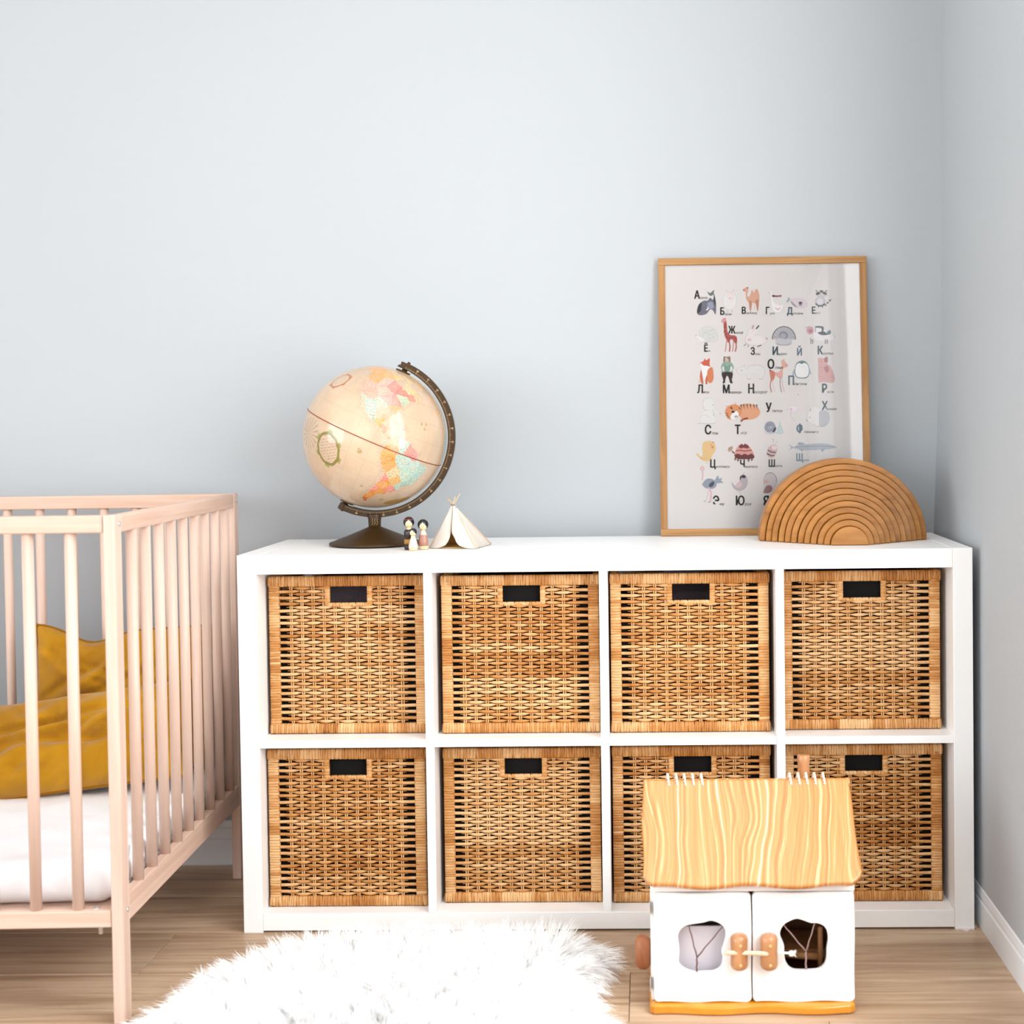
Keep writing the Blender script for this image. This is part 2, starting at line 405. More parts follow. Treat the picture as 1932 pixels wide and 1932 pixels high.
def wraps_line(mb, p0, ln, axis, hu, hv, wmin, wmax, tilt=0.08):
    x = 0.0; base = 0.6
    while x < ln - 0.001:
        wd = random.uniform(wmin, wmax); wd = min(wd, ln - x)
        if random.random() < 0.18: base = random.uniform(0.1, 0.95)
        t = min(1, max(0, base + random.uniform(-0.18, 0.18)))
        c = (p0[0] + (x + wd / 2 if axis == 'x' else 0), p0[1] + random.uniform(-0.0006, 0.0006), p0[2] + (x + wd / 2 if axis == 'z' else 0))
        ring_wrap(mb, c, hu, hv, wd * 1.02, axis, random.uniform(-tilt, tilt), (t, t, t, 1)); x += wd
def weave_mesh(width, nst, hole, seed, fine=6):
    random.seed(seed)
    mb = MB(); z0, z1 = 0.0215, BH - 0.0220
    nr = 43; ph = (z1 - z0) / nr
    x_first = 0.0456; p = (width - 2 * x_first - 0.004) / (nst - 1)
    A = 0.0023
    hx0, hx1, hz = 0.1165, 0.2125, 0.2645
    # double stakes
    for k in range(nst):
        x = x_first + p * k
        for dx in (-0.0019, 0.0019):
            t = random.uniform(0.55, 1.0)
            zt = hz if (hole and hx0 < x < hx1) else z1 + 0.002
            n = 9; jit = random.uniform(-0.0006, 0.0006)
            mb.tube([(x + dx + jit * math.sin(q), 0.0054, z0 - 0.003 + (zt - z0 + 0.003) * q / (n - 1)) for q in range(n)], 0.00150, 6, (t, t, t, 1), caps=False)
    base = 0.6
    for r in range(nr):
        z = z0 + ph * (r + 0.5); ph_ = (r + 1) % 2
        over0 = (ph_ == 0)
        if random.random() < 0.16: base = random.uniform(0.15, 0.95)
        segs = [(bord - 0.002 if over0 else x_first - 0.0105, width - bord + 0.002 if over0 else x_first + p * (nst - 1) + 0.0105)]
        if hole and z > hz - 0.001:
            segs = [(segs[0][0], hx0 + 0.002), (hx1 - 0.002, segs[0][1])]
        for a, b in segs:
            n = max(6, int((b - a) / p * fine)); X = np.linspace(a, b, n)
            c = np.cos(PI * ((X - x_first) / p + ph_))           # +1 -> in front of the stake
            endl = np.clip((x_first - X) / 0.012, 0, 1); endr = np.clip((X - (x_first + p * (nst - 1))) / 0.012, 0, 1)
            if over0: c = np.where((X < x_first) | (X > x_first + p * (nst - 1)), 1.0, c)
            else: c = np.where((X < x_first) | (X > x_first + p * (nst - 1)), -1.0, c)
            Y = 0.006 - A * 1.25 * c - 0.0004
            rz = 0.00335 * (0.56 + 0.44 * np.clip(0.5 + 2.2 * c, 0, 1))
            if not over0: rz = rz * (1 - 0.85 * np.maximum(endl, endr))
            jz = random.uniform(-0.0005, 0.0005)
            Z = z + jz + 0.0004 * np.sin(X * 70 + r) 
            t = min(1, max(0, base + random.uniform(-0.22, 0.22)))
            ofs = mb.n
            mb.tube(np.stack([X, Y, Z], 1), rz, 6, (t, t, t, 1), caps=True, flat=0.34, upv=(0, 0, 1))
            # the strand is stained a little differently along its length
            cc = mb.c[-1]; per = cc.shape[0] // n
            dt = np.repeat(0.16 * np.sin(X * random.uniform(20, 60) + random.uniform(0, 6)), per)[:cc.shape[0]]
            cc[:, :3] = np.clip(cc[:, :3] + dt[:, None], 0, 1)
    if hole:
        wraps_line(mb, (hx0 + 0.002, 0.006, hz - 0.001 + 0.0035), hx1 - hx0 - 0.004, 'x', 0.0042, 0.0042, 0.0045, 0.0085, 0.35)
    return mb.mesh('weave', M_rattan)
def side_wraps(width, hole, seed):
    random.seed(seed); out = []
    for x in (bord / 2, width - bord / 2):
        mb = MB(); wraps_line(mb, (x, 0.0065, 0.012), BH - 0.024, 'z', 0.0066, bord / 2, 0.0045, 0.0068, 0.05); out.append(mb.mesh('side_border', M_rattan))
    if hole:
        mb = MB()
        for x in (0.121, 0.208): wraps_line(mb, (x, 0.006, 0.2665), 0.040, 'z', 0.0048, 0.0056, 0.005, 0.008, 0.1)
        out.append(mb.mesh('handle_rim', M_rattan))
    return out
def border_mesh(width, hv, seed):
    random.seed(seed); mb = MB(); wraps_line(mb, (0.0005, 0.0065, 0), width - 0.001, 'x', 0.0078, hv, 0.0032, 0.0078, 0.07)
    return mb.mesh('border', M_rattan)
NV = 4
fronts = [weave_mesh(BW, 11, True, 100 + i) for i in range(NV)]
sidew = [side_wraps(BW, True, 200 + i) for i in range(NV)]
tops = [border_mesh(BW, 0.0112, 300 + i) for i in range(NV)]
bots = [border_mesh(BW, 0.0105, 400 + i) for i in range(NV)]
side_panel_weave = weave_mesh(BD, 10, False, 77, fine=3)
side_b = side_wraps(BD, False, 78); side_t = border_mesh(BD, 0.0112, 79)
mb = MB(); mb.box(0.008, BW - 0.008, 0.008, BD - 0.008, 0.004, 0.010, (0.4, 0.4, 0.4, 1)); bot_me = mb.mesh('base', M_rattan)
M_inner_shade = newmat('basket_shade_black', (0.012, 0.011, 0.011), 0.95, 0.05)  # near-black sheets added to paint the dark inside the baskets
def inner_shade(zt):
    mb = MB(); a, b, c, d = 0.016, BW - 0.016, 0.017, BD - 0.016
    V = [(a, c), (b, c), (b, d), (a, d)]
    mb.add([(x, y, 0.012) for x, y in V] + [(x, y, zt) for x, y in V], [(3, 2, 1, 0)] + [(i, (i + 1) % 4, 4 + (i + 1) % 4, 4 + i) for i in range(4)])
    return mb.mesh('inner_shade', M_inner_shade)
shade_me, shade_low = inner_shade(0.312), inner_shade(0.262)
def basket(x, y, z, var, label, hs=1.0, bow=0, var_cloth=None):
    t = thing('wicker_basket', label, 'basket', (x, y, z), (0, 0, bow), 'wicker baskets in the cube shelves')
    t.scale = (1, 1, hs)
    obj('weave', fronts[var], t, kind='stuff')
    obj('side_border', sidew[var][0], t, kind='stuff'); obj('side_border', sidew[var][1], t, kind='stuff')
    obj('handle_rim', sidew[var][2], t, kind='stuff')
    obj('top_border', tops[var], t, (0, 0, BH - 0.0115), kind='stuff')
    obj('bottom_border', bots[(var + 1) % NV], t, (0, 0, 0.0108), kind='stuff')
    obj('base', bot_me, t)
    obj('inner_shade', shade_me if var_cloth is None else shade_low, t, label='near-black sheet painting the shade inside the basket')
    for (lx, ly, rz) in ((0.0, BD, -PI / 2), (BW, 0.0, PI / 2)):
        obj('side_weave', side_panel_weave, t, (lx, ly, 0), (0, 0, rz), kind='stuff')
        obj('side_rim', side_t, t, (lx, ly, BH - 0.0115), (0, 0, rz), kind='stuff')
        obj('side_rim', side_t, t, (lx, ly, 0.0108), (0, 0, rz), kind='stuff')
    obj('back_weave', fronts[(var + 2) % NV], t, (BW, BD, 0), (0, 0, PI), kind='stuff')
    obj('back_rim', tops[(var + 2) % NV], t, (BW, BD, BH - 0.0115), (0, 0, PI), kind='stuff')
    return t
ztop, zbot = ZM1 + 0.0008, T1 + 0.0008
spec = [
    (0.0455, 0.058, ztop, 0, 'wicker basket in the upper row nearest the crib, grey cloth behind its handle hole', 0.994),
    (0.4015, 0.050, ztop, 1, 'wicker basket in the upper row under the small tent, second from the crib', 0.991),
    (0.7470, 0.046, ztop, 2, 'wicker basket in the upper row, below the lower corner of the framed poster', 0.993),
    (1.0955, 0.058, ztop, 3, 'wicker basket in the upper row next to the side wall, under the wooden rainbow', 0.994),
    (0.0430, 0.038, zbot, 2, 'wicker basket in the lower row nearest the crib', 0.992),
    (0.4000, 0.055, zbot, 3, 'wicker basket in the lower row right behind the fluffy white rug', 0.976),
    (0.7470, 0.050, zbot, 0, 'wicker basket in the lower row with its handle hole just above the toy house roof', 0.984),
    (1.0955, 0.050, zbot, 1, 'wicker basket in the lower row next to the side wall, behind the toy house chimney', 0.984),
]
for q, (x, y, z, v, lab, hs) in enumerate(spec): basket(x, y, z, v, lab, hs, var_cloth=1 if q in (0, 2) else None)
# dark cloth stored in two of the baskets
M_dcloth = newmat('charcoal_cloth', lin('51484c'), 0.9, 0.1)
_v = coords(M_dcloth, (1, 1, 1)); bump(M_dcloth, noise(M_dcloth, _v, 45, 4, 0.6, 1.0), 0.8, 0.006)
def cloth_lump(x0, x1, y0, y1, z0, z1, seed, label):
    n, m = 36, 24; V = []
    r = np.random.default_rng(seed); ph = r.uniform(0, 6, 8)
    for i in range(n):
        th = PI * i / (n - 1)
        row = []
        for j in range(m):
            a = 2 * PI * j / m
            d = 1 + 0.05 * math.sin(5 * a + ph[0]) * math.sin(th) + 0.04 * math.sin(9 * th + ph[1] + 3 * a)
            sx = math.copysign(abs(math.sin(th) * math.cos(a)) ** 0.6, math.cos(a)); sy = math.copysign(abs(math.sin(th) * math.sin(a)) ** 0.6, math.sin(a)); sz = math.copysign(abs(math.cos(th)) ** 0.6, math.cos(th))
            row.append(((x1 - x0) / 2 * sx * d * 0.95, (y1 - y0) / 2 * sy * 0.95 * d, (z1 - z0) / 2 * sz * d * 0.97))
        V.append(row)
    mb = MB(); mb.grid(np.array(V), wrap=True)
    o = obj('folded_cloth', mb.mesh('folded_cloth', M_dcloth), loc=((x0 + x1) / 2, (y0 + y1) / 2, (z0 + z1) / 2)); o['label'] = label; o['category'] = 'cloth'
cloth_lump(0.078, 0.340, 0.088, 0.325, ztop + 0.02, ztop + 0.324, 3, 'dark grey folded cloth filling the basket nearest the crib')
cloth_lump(0.80, 1.03, 0.13, 0.29, ztop + 0.02, ztop + 0.300, 5, 'dark cloth low inside the basket below the poster corner')

# ------------------------------------------------------------------ crib
CROT = math.radians(1.9)
crib = thing('baby_crib', 'pale beech wood baby crib with round slats, beside the white shelf', 'crib', (-0.1155, 0, 0), (0, 0, CROT))
def cbox(name, b, mat, bev=0.0025, **kw): return boxo(name, b, mat, crib, bev, **kw)
CX1, CY0, CY1, CT = 0.023, -0.421, 0.362, 0.874
CX0 = CX1 - 1.26
for x1 in (CX1, CX0 + 0.0205):
    cbox('post', (x1 - 0.0205, x1, CY0, CY0 + 0.034, 0, CT), M_beechz)
    cbox('post', (x1 - 0.0205, x1, CY1 - 0.034, CY1, 0, CT), M_beechz)
    cbox('end_rail', (x1 - 0.0195, x1 - 0.001, CY0 + 0.0345, CY1 - 0.0345, 0.8425, 0.8735), M_beechy)
    cbox('end_rail', (x1 - 0.0195, x1 - 0.001, CY0 + 0.0345, CY1 - 0.0345, 0.1690, 0.216), M_beechy)
xa, xb = CX0 + 0.021, CX1 - 0.021
for nm, z0, z1 in (('rail', 0.8440, 0.8735), ('rail', 0.1675, 0.1965)):
    cbox('front_' + nm, (xa, xb, CY0 + 0.002, CY0 + 0.029, z0, z1), M_beechx)
    cbox('back_' + nm, (xa, xb, CY1 - 0.029, CY1 - 0.002, z0, z1), M_beechx)
cbox('bed_base', (CX0 + 0.03, CX1 - 0.024, CY0 + 0.032, CY1 - 0.032, 0.178, 0.190), M_beechx)
def slat(z0, z1):
    mb = MB(); mb.tube([(0, 0, z0), (0, 0, (z0 + z1) / 2), (0, 0, z1)], 0.0098, 20, caps=True); return mb.mesh('slat', M_beechz)
s_long, s_end = slat(0.195, 0.845), slat(0.215, 0.843)
x = -0.0585
while x > CX0 + 0.03:
    obj('slat', s_long, crib, (x, CY0 + 0.0155, 0)); obj('slat', s_long, crib, (x, CY1 - 0.0155, 0)); x -= 0.0722
for q in range(9):
    yy = -0.3118 + 0.0742 * q
    obj('slat', s_end, crib, (CX1 - 0.0105, yy, 0)); obj('slat', s_end, crib, (CX0 + 0.0105, yy, 0))
def bolt(loc, rot, r=0.0042, ln=0.002, name='bolt'):
    mb = MB(); mb.lathe([(0.0005, 0), (r, 0), (r, ln * 0.7), (r * 0.8, ln), (0.0016, ln), (0.0014, ln - 0.0008), (0.0002, ln - 0.0008)], 16)
    return obj(name, mb.mesh(name, M_metal), crib, loc, rot)
for z in (0.858, 0.192):
    bolt((CX1 - 0.0003, CY0 + 0.022, z), (0, PI / 2, 0)); bolt((CX1 - 0.0003, CY1 - 0.014, z), (0, PI / 2, 0))
# height fixing: long screw with barrel nut hanging under the front rail
mb = MB(); mb.lathe([(0.0055, -0.0005), (0.0055, -0.003), (0.0045, -0.004), (0.0042, -0.014), (0.0025, -0.0155), (0.0005, -0.0155)][::-1], 8)
obj('screw', mb.mesh('screw', M_metal), crib, (-0.0215, CY0 + 0.016, 0.1675))
bolt((-0.0285, CY0 + 0.018, 0.1963), (0, 0, 0), 0.006, 0.0012)

# mattress
M_sheet = newmat('white_cotton_sheet', (0.86, 0.86, 0.88), 0.9, 0.1)
_v = coords(M_sheet, (1, 1, 1)); _f = noise(M_sheet, _v, 14, 4, 0.5, 0.6); bump(M_sheet, _f, 0.35, 0.008)
def rbox_mesh(x0, x1, y0, y1, z0, z1, r, nx=60, ny=34, jit=0.003, seed=1, mat=None, name='mattress'):
    rg = np.random.default_rng(seed); ph = rg.uniform(0, 6, 6)
    hx, hy, hz = (x1 - x0) / 2, (y1 - y0) / 2, (z1 - z0) / 2
    bm = bmesh.new()
    bmesh.ops.create_cube(bm, size=2)
    bmesh.ops.subdivide_edges(bm, edges=bm.edges[:], cuts=40, use_grid_fill=True)
    for v in bm.verts:
        p = np.array([v.co.x * hx, v.co.y * hy, v.co.z * hz])
        q = np.array([np.clip(p[0], -hx + r, hx - r), np.clip(p[1], -hy + r, hy - r), np.clip(p[2], -hz + min(r, hz * 0.98), hz - min(r, hz * 0.98))])
        d = p - q; l = np.linalg.norm(d)
        if l > 1e-9: p = q + d / l * min(r, l) if l > r else p
        j = jit * (math.sin(p[0] * 31 + ph[0]) * math.sin(p[1] * 27 + ph[1]) + 0.6 * math.sin(p[0] * 67 + p[1] * 40 + ph[2]))
        s = max(0, v.co.z)
        v.co = (p[0] + (j * 0.8 if abs(v.co.x) > 0.9 else 0), p[1] + (j * 1.4 if abs(v.co.y) > 0.9 else 0), p[2] + j * s)
    me = bpy.data.meshes.new(name); bm.to_mesh(me); bm.free()
    me.polygons.foreach_set('use_smooth', [True] * len(me.polygons)); me.materials.append(mat); return me
mt = thing('mattress', 'crib mattress under a white fitted sheet, edge rolled over the front', 'mattress', (-0.1155, 0, 0.1905), (0, 0, CROT))
obj('fitted_sheet', rbox_mesh(-0.60, 0.60, -0.352, 0.352, 0, 0.074, 0.036, jit=0.0022, seed=4, mat=M_sheet, name='fitted_sheet'), mt, (-0.604, -0.030, 0.037))
# crumpled sheet corner pulled against the end slats
def crumple(name, cen, size, seed, mat, parent, amp=0.25):
    rg = np.random.default_rng(seed); ph = rg.uniform(0, 6, 10); n, m = 40, 40; V = []
    for i in range(n):
        th = PI * i / (n - 1); row = []
        for j in range(m):
            a = 2 * PI * j / m; s, c = math.sin(th), math.cos(th)
            x, y, z = s * math.cos(a), s * math.sin(a), c
            d = 1 + amp * (0.5 * math.sin(4 * x * 2 + 5 * y + ph[0]) * math.sin(6 * z + ph[1]) + 0.35 * math.sin(11 * x + 7 * z + ph[2]) + 0.25 * math.sin(15 * y - 9 * z + ph[3]))
            row.append((x * size[0] * d, y * size[1] * d, z * size[2] * d))
        V.append(row)
    mb = MB(); mb.grid(np.array(V), wrap=True); return obj(name, mb.mesh(name, mat), parent, cen)
for k, (yy, zz, sy) in enumerate(((-0.24, 0.060, 0.06), (-0.10, 0.066, 0.075), (0.06, 0.068, 0.07), (0.19, 0.072, 0.05))):
    crumple('sheet_fold', (-0.016, yy, zz - 0.022), (0.015, sy, 0.034), 20 + k, M_sheet, mt, 0.28)

# mustard pillows
M_must = newmat('mustard_linen', lin('b07c0c'), 0.85, 0.15)
_v = coords(M_must, (1, 1, 1)); _f = noise(M_must, _v, 9, 4, 0.5, 0.8); _f2 = noise(M_must, _v, 600, 2)
_r = ramp(M_must, [(0.3, lin('946408')), (0.7, lin('b8830c'))]); L(M_must, _f, _r.inputs[0]); L(M_must, _r.outputs[0], bsdf(M_must).inputs['Base Color']); bump(M_must, _f, 0.9, 0.014)
bsdf(M_must).inputs['Sheen Weight'].default_value = 0.2
M_must_d = newmat('mustard_piping', lin('8a5c0c'), 0.85, 0.15)
def pillow(name, label, w_, h_, t_, loc, rot, seed, ears=0.07, creases=(), sag=0.0, group='mustard pillows in the crib'):
    rg = np.random.default_rng(seed); ph = rg.uniform(0, 6, 10)
    n = 56; u = np.linspace(-1, 1, n); U, Vv = np.meshgrid(u, u, indexing='ij')
    def edge(U, Vv):
        x = w_ / 2 * U * (1 - ears * (1 - Vv ** 2)); z = h_ / 2 * Vv * (1 - ears * 1.4 * (1 - U ** 2)) - sag * np.exp(-((U + 0.42) / 0.36) ** 2) * np.clip(Vv, 0, 1) ** 2 * (1 - U ** 2)
        return x, z
    th = t_ / 2 * np.clip((1 - U ** 4) * (1 - Vv ** 4), 0, 1) ** 0.45
    wr = 0.010 * np.sin(3.1 * U + 4.2 * Vv + ph[0]) * np.sin(2.2 * Vv - 3 * U + ph[1]) + 0.006 * np.sin(9 * U + 5 * Vv + ph[2]) + 0.004 * np.sin(15 * U - 11 * Vv + ph[3])
    env = np.clip((1 - U ** 2) * (1 - Vv ** 2), 0, 1) ** 0.5
    for (cu, cv, ang, wd, dep) in creases:
        s = (U - cu) * math.sin(ang) - (Vv - cv) * math.cos(ang); tt = (U - cu) * math.cos(ang) + (Vv - cv) * math.sin(ang)
        wr = wr - dep * np.exp(-(s / wd) ** 2) * np.exp(-(tt / 0.7) ** 2) + 0.5 * dep * np.exp(-((s - 2 * wd) / (1.6 * wd)) ** 2) * np.exp(-(tt / 0.7) ** 2)
    x, z = edge(U, Vv)
    t = thing(name, label, 'pillow', loc, rot, group)
    mb = MB()
    mb.grid(np.stack([x, -(th + wr * env), z], 2)); mb.grid(np.stack([x, (th * 0.9 + wr * env * 0.3), z], 2)[::-1])
    obj('cover', mb.mesh('cover', M_must), t)
    mb = MB(); pts = []
    for a, b in ((( -1, -1), (1, -1)), ((1, -1), (1, 1)), ((1, 1), (-1, 1)), ((-1, 1), (-1, -1))):
        for q in np.linspace(0, 1, 24, endpoint=False):
            uu, vv = a[0] + (b[0] - a[0]) * q, a[1] + (b[1] - a[1]) * q; ex, ez = edge(np.array(uu), np.array(vv)); pts.append((float(ex), 0, float(ez)))
    pts.append(pts[0]); mb.tube(pts, 0.0032, 8, caps=False)
    obj('piping', mb.mesh('piping', M_must_d), t, label='darker mustard piped seam')
    return t
pillow('pillow', 'mustard yellow pillow standing against the crib back slats, its corner sticking up', 0.395, 0.315, 0.10, (-0.338, 0.262, 0.432), (math.radians(-6), math.radians(0.5), 0), 3, 0.05, sag=0.036,
       creases=((-0.5, 0.3, 0.7, 0.05, 0.014), (-0.2, 0.1, 0.5, 0.06, 0.016), (0.2, 0.3, -0.4, 0.06, 0.010), (-0.7, 0.6, -0.6, 0.05, 0.012)))
pillow('pillow', 'mustard yellow pillow slumped in front of the upright one on the sheet', 0.490, 0.220, 0.115, (-0.392, 0.118, 0.361), (math.radians(-36), math.radians(-7), math.radians(4)), 9, 0.045,
       creases=((-0.2, 0.3, 0.22, 0.08, 0.024), (0.1, -0.1, -0.15, 0.10, 0.018), (0.4, 0.3, 0.5, 0.07, 0.014), (-0.6, -0.2, 1.2, 0.09, 0.014), (-0.35, -0.5, 1.35, 0.06, 0.010)))

# ------------------------------------------------------------------ sheepskin rug
M_fur = newmat('white_fur', (0.97, 0.965, 0.955), 0.7, 0.1)
M_hide = newmat('hide', (0.95, 0.94, 0.92), 0.9, 0.1)
rug = thing('sheepskin_rug', 'fluffy white long-haired sheepskin rug lying on the floor before the shelf', 'rug', (0.33, -0.36, 0))
out = spline([(0.005, -0.42), (0.015, -0.33), (0.055, -0.26), (0.11, -0.19), (0.185, -0.135), (0.28, -0.105), (0.40, -0.098), (0.52, -0.095), (0.635, -0.10), (0.700, -0.135), (0.730, -0.19), (0.715, -0.26), (0.690, -0.33), (0.705, -0.42), (0.74, -0.52), (0.73, -0.64), (0.60, -0.74), (0.38, -0.78), (0.16, -0.75), (0.02, -0.66), (-0.02, -0.54)], 5)
cen = out.mean(0)
mb = MB(); rings = []
for s, z in ((1.0, 0.0005), (1.0, 0.010), (0.97, 0.020), (0.88, 0.030), (0.7, 0.036), (0.4, 0.038), (0.02, 0.038)):
    rings.append([((p[0] - cen[0]) * s + cen[0] - 0.33, (p[1] - cen[1]) * s + cen[1] + 0.36, z) for p in out])
mb.grid(np.array(rings), wrap=True)
obj('hide', mb.mesh('hide', M_hide), rug)
def edge_dist(px, py, poly):
    d = np.full(px.shape, 9.0); ex = np.zeros(px.shape); ey = np.zeros(px.shape)
    for i in range(len(poly)):
        a, b = poly[i - 1], poly[i]; ab = b - a
        t = np.clip(((px - a[0]) * ab[0] + (py - a[1]) * ab[1]) / (ab @ ab + 1e-12), 0, 1)
        qx, qy = a[0] + t * ab[0], a[1] + t * ab[1]; dd = np.hypot(px - qx, py - qy); m = dd < d
        d = np.where(m, dd, d); nl = math.hypot(*ab) + 1e-9
        ex = np.where(m, ab[1] / nl, ex); ey = np.where(m, -ab[0] / nl, ey)
    return d, ex, ey
NH = 64000
cand = rng.uniform([out[:, 0].min(), out[:, 1].min()], [out[:, 0].max(), out[:, 1].max()], (NH * 2, 2))
cand = cand[inpoly(cand[:, 0], cand[:, 1], out)][:NH]
dist, ox, oy = edge_dist(cand[:, 0], cand[:, 1], out)
sgn = np.sign(((cand[:, 0] + ox * 0.01 - cen[0]) ** 2 + (cand[:, 1] + oy * 0.01 - cen[1]) ** 2) - ((cand[:, 0] - cen[0]) ** 2 + (cand[:, 1] - cen[1]) ** 2)); ox *= sgn; oy *= sgn
H = len(cand)
cl = rng.uniform([-0.05, -0.8], [0.78, -0.08], (2600, 2)); cdir = rng.normal(0, 1, (2600, 3))
ci = np.empty(H, int)
for s0 in range(0, H, 4000):
    d2 = ((cand[s0:s0 + 4000, None, :] - cl[None]) ** 2).sum(2); ci[s0:s0 + 4000] = d2.argmin(1)
near = np.exp(-dist / 0.055)
dirx = ox * (0.35 + 1.6 * near) + cdir[ci, 0] * 0.38 + rng.normal(0, 0.10, H)
diry = oy * (0.35 + 1.6 * near) + cdir[ci, 1] * 0.38 + rng.normal(0, 0.10, H)
dirz = 0.85 - 0.35 * near + np.abs(cdir[ci, 2]) * 0.15
dn = np.sqrt(dirx ** 2 + diry ** 2 + dirz ** 2); dirx, diry, dirz = dirx / dn, diry / dn, dirz / dn
ln = rng.uniform(0.038, 0.062, H) * (1 + 0.2 * cdir[ci, 2].clip(-1, 1)) * np.where(cand[:, 1] > -0.15, 0.85, 1.0)
K = 6; pos = np.zeros((H, K, 3))
z0 = 0.008 + 0.028 * (1 - np.exp(-dist / 0.03))
wav = rng.uniform(0, 6, H)
for k in range(K):
    t = k / (K - 1)
    pull = 0.55 * t * t
    tx = cand[:, 0] + dirx * ln * t + (cl[ci, 0] - cand[:, 0]) * pull * 0.55 + 0.0022 * np.sin(5 * t + wav) * t
    ty = cand[:, 1] + diry * ln * t + (cl[ci, 1] - cand[:, 1]) * pull * 0.55 + 0.0022 * np.cos(5 * t + wav) * t
    tz = z0 + dirz * ln * t - 0.020 * near * t * t - 0.006 * t * t
    pos[:, k, 0] = tx - 0.33; pos[:, k, 1] = ty + 0.36; pos[:, k, 2] = np.maximum(tz, 0.0015)
hc = bpy.data.hair_curves.new('fur'); hc.add_curves([K] * H)
hc.attributes['position'].data.foreach_set('vector', pos.astype(np.float32).ravel())
ra = hc.attributes.get('radius') or hc.attributes.new('radius', 'FLOAT', 'POINT')
ra.data.foreach_set('value', np.tile(np.array([0.00042, 0.00042, 0.00038, 0.00030, 0.00020, 0.00006], np.float32), H))
hc.materials.append(M_fur)
ho = bpy.data.objects.new('fur', hc); C.objects.link(ho); ho.parent = rug; ho['kind'] = 'stuff'

# ------------------------------------------------------------------ globe
GR = 0.1535; GT = math.radians(24.3); GL0 = -100.0
GC = np.array([0.004, 0.0, 0.2335])
ga = np.array([math.sin(GT), 0, math.cos(GT)]); ge = np.array([math.cos(GT), 0, -math.sin(GT)]); gf = np.array([0, -1.0, 0])
gl = thing('desk_globe', 'antique-style desk globe in cream tones on a brown metal stand', 'globe', (0.2335, 0.2266, 0.765))
NLON, NLAT = 720, 330
lon = np.linspace(-180, 180, NLON, endpoint=False); lat = np.linspace(-86, 86, NLAT)
LA, LO = np.meshgrid(lat, lon, indexing='ij')
cosl, sinl = np.cos(np.radians(LA)), np.sin(np.radians(LA)); dl = np.radians(LO - GL0)
PT = ga * sinl[..., None] + cosl[..., None] * (ge * np.sin(dl)[..., None] + gf * np.cos(dl)[..., None])
NA = [(-166,68),(-156,71),(-141,70),(-128,70),(-115,68),(-108,68),(-96,68),(-94,72),(-86,69),(-82,67),(-87,64),(-94,61),(-94,58),(-88,56.5),(-82,55),(-82,52.5),(-79,51.5),(-79,55),(-77,57),(-78,62),(-73,62),(-70,59),(-65,60),(-62,57),(-60,54),(-56,52),(-60,50),(-66,50),(-65,48),(-61,46),(-66,44.5),(-70,43.5),(-71,41.5),(-74,40.5),(-76,37),(-76,35),(-81,31.5),(-80,27),(-80.5,25.2),(-82,27),(-83,30),(-88,30.3),(-94,29.5),(-97.5,27),(-97.5,22),(-95,18.5),(-91,18.5),(-90,21),(-87,21.5),(-88,18),(-88.5,16),(-83.5,15),(-83.5,11),(-81,9),(-79,9.5),(-77.5,8.5),(-78,7.5),(-80,7.5),(-83,8.5),(-86,11),(-88,13),(-92,14.5),(-95,16),(-100,17),(-105,20),(-106,23),(-109,26.5),(-112,30),(-114,31.5),(-114.5,30),(-111.5,26),(-110,23),(-112,25),(-115,28.5),(-117,32.5),(-120.5,34.5),(-124,39.5),(-124.5,43),(-124,47.5),(-128,51),(-131,55),(-137,58.5),(-146,60.5),(-152,59.5),(-158,56.5),(-164,54.7),(-158,58.7),(-162,59),(-165,61.5),(-161,64.3),(-167,65.5)]
SA = [(-77.5,8.5),(-75,11),(-71.5,12.3),(-71.5,10.5),(-68,11),(-62,10.5),(-59,8),(-54,6),(-51,4),(-50,0),(-44,-2.5),(-39,-3),(-35.2,-5.5),(-35,-9),(-38.5,-13),(-39,-18),(-41,-22),(-45,-23.5),(-48.5,-26),(-50,-30),(-53.5,-34),(-58,-34.5),(-57,-38),(-62,-39),(-65,-41),(-65.5,-45),(-67.5,-46.5),(-66,-48),(-69,-51),(-66,-55),(-71,-54.5),(-74.5,-51),(-75,-47),(-73,-42),(-73.5,-37),(-71.5,-31),(-70.5,-25),(-70.3,-18.5),(-76,-14),(-79.5,-8),(-81,-5),(-80,-2.5),(-80,0),(-78.5,2),(-77.3,4),(-77.8,7)]
GRN = [(-73,78.5),(-60,82),(-33,83.5),(-20,80),(-20,74),(-26,69),(-40,65),(-44,60),(-50,62),(-54,67),(-55,71),(-60,76),(-68,76)]
BAF = [(-62,66),(-68,63),(-73,65),(-78,70),(-89,73),(-80,74),(-72,71),(-64,68)]
VIC = [(-117,71),(-105,69),(-101,72),(-110,73.5),(-118,73)]
ELL = [(-90,77),(-78,77),(-64,82),(-90,82)]
CUB = [(-85,22),(-80,23.2),(-74.5,20.2),(-78,20),(-82,22)]
HIS = [(-74.4,18.5),(-72,20),(-68.5,18.6),(-71,17.7)]
NFL = [(-59,47.7),(-53,46.8),(-55.5,51.3)]
AFR = [(-17,14.5),(-16.5,20),(-10,29),(-6,35.5),(10,37),(20,32),(32,31),(43,12),(51,11),(40,-3),(40,-15),(33,-26),(20,-34.5),(12,-17),(9,0),(8,4.5),(-8,4.5)]
EUR = [(-9.5,38),(-9,43),(-2,44),(-4,48),(3,51),(8,55),(6,60),(12,65),(25,71),(60,69),(100,76),(140,73),(178,68),(162,60),(155,51),(140,53),(127,40),(121,30),(108,20),(100,8),(95,17),(88,22),(78,8),(72,20),(60,25),(45,30),(36,36),(27,37),(20,40),(12,45),(3,43),(0,39),(-5,36.5)]
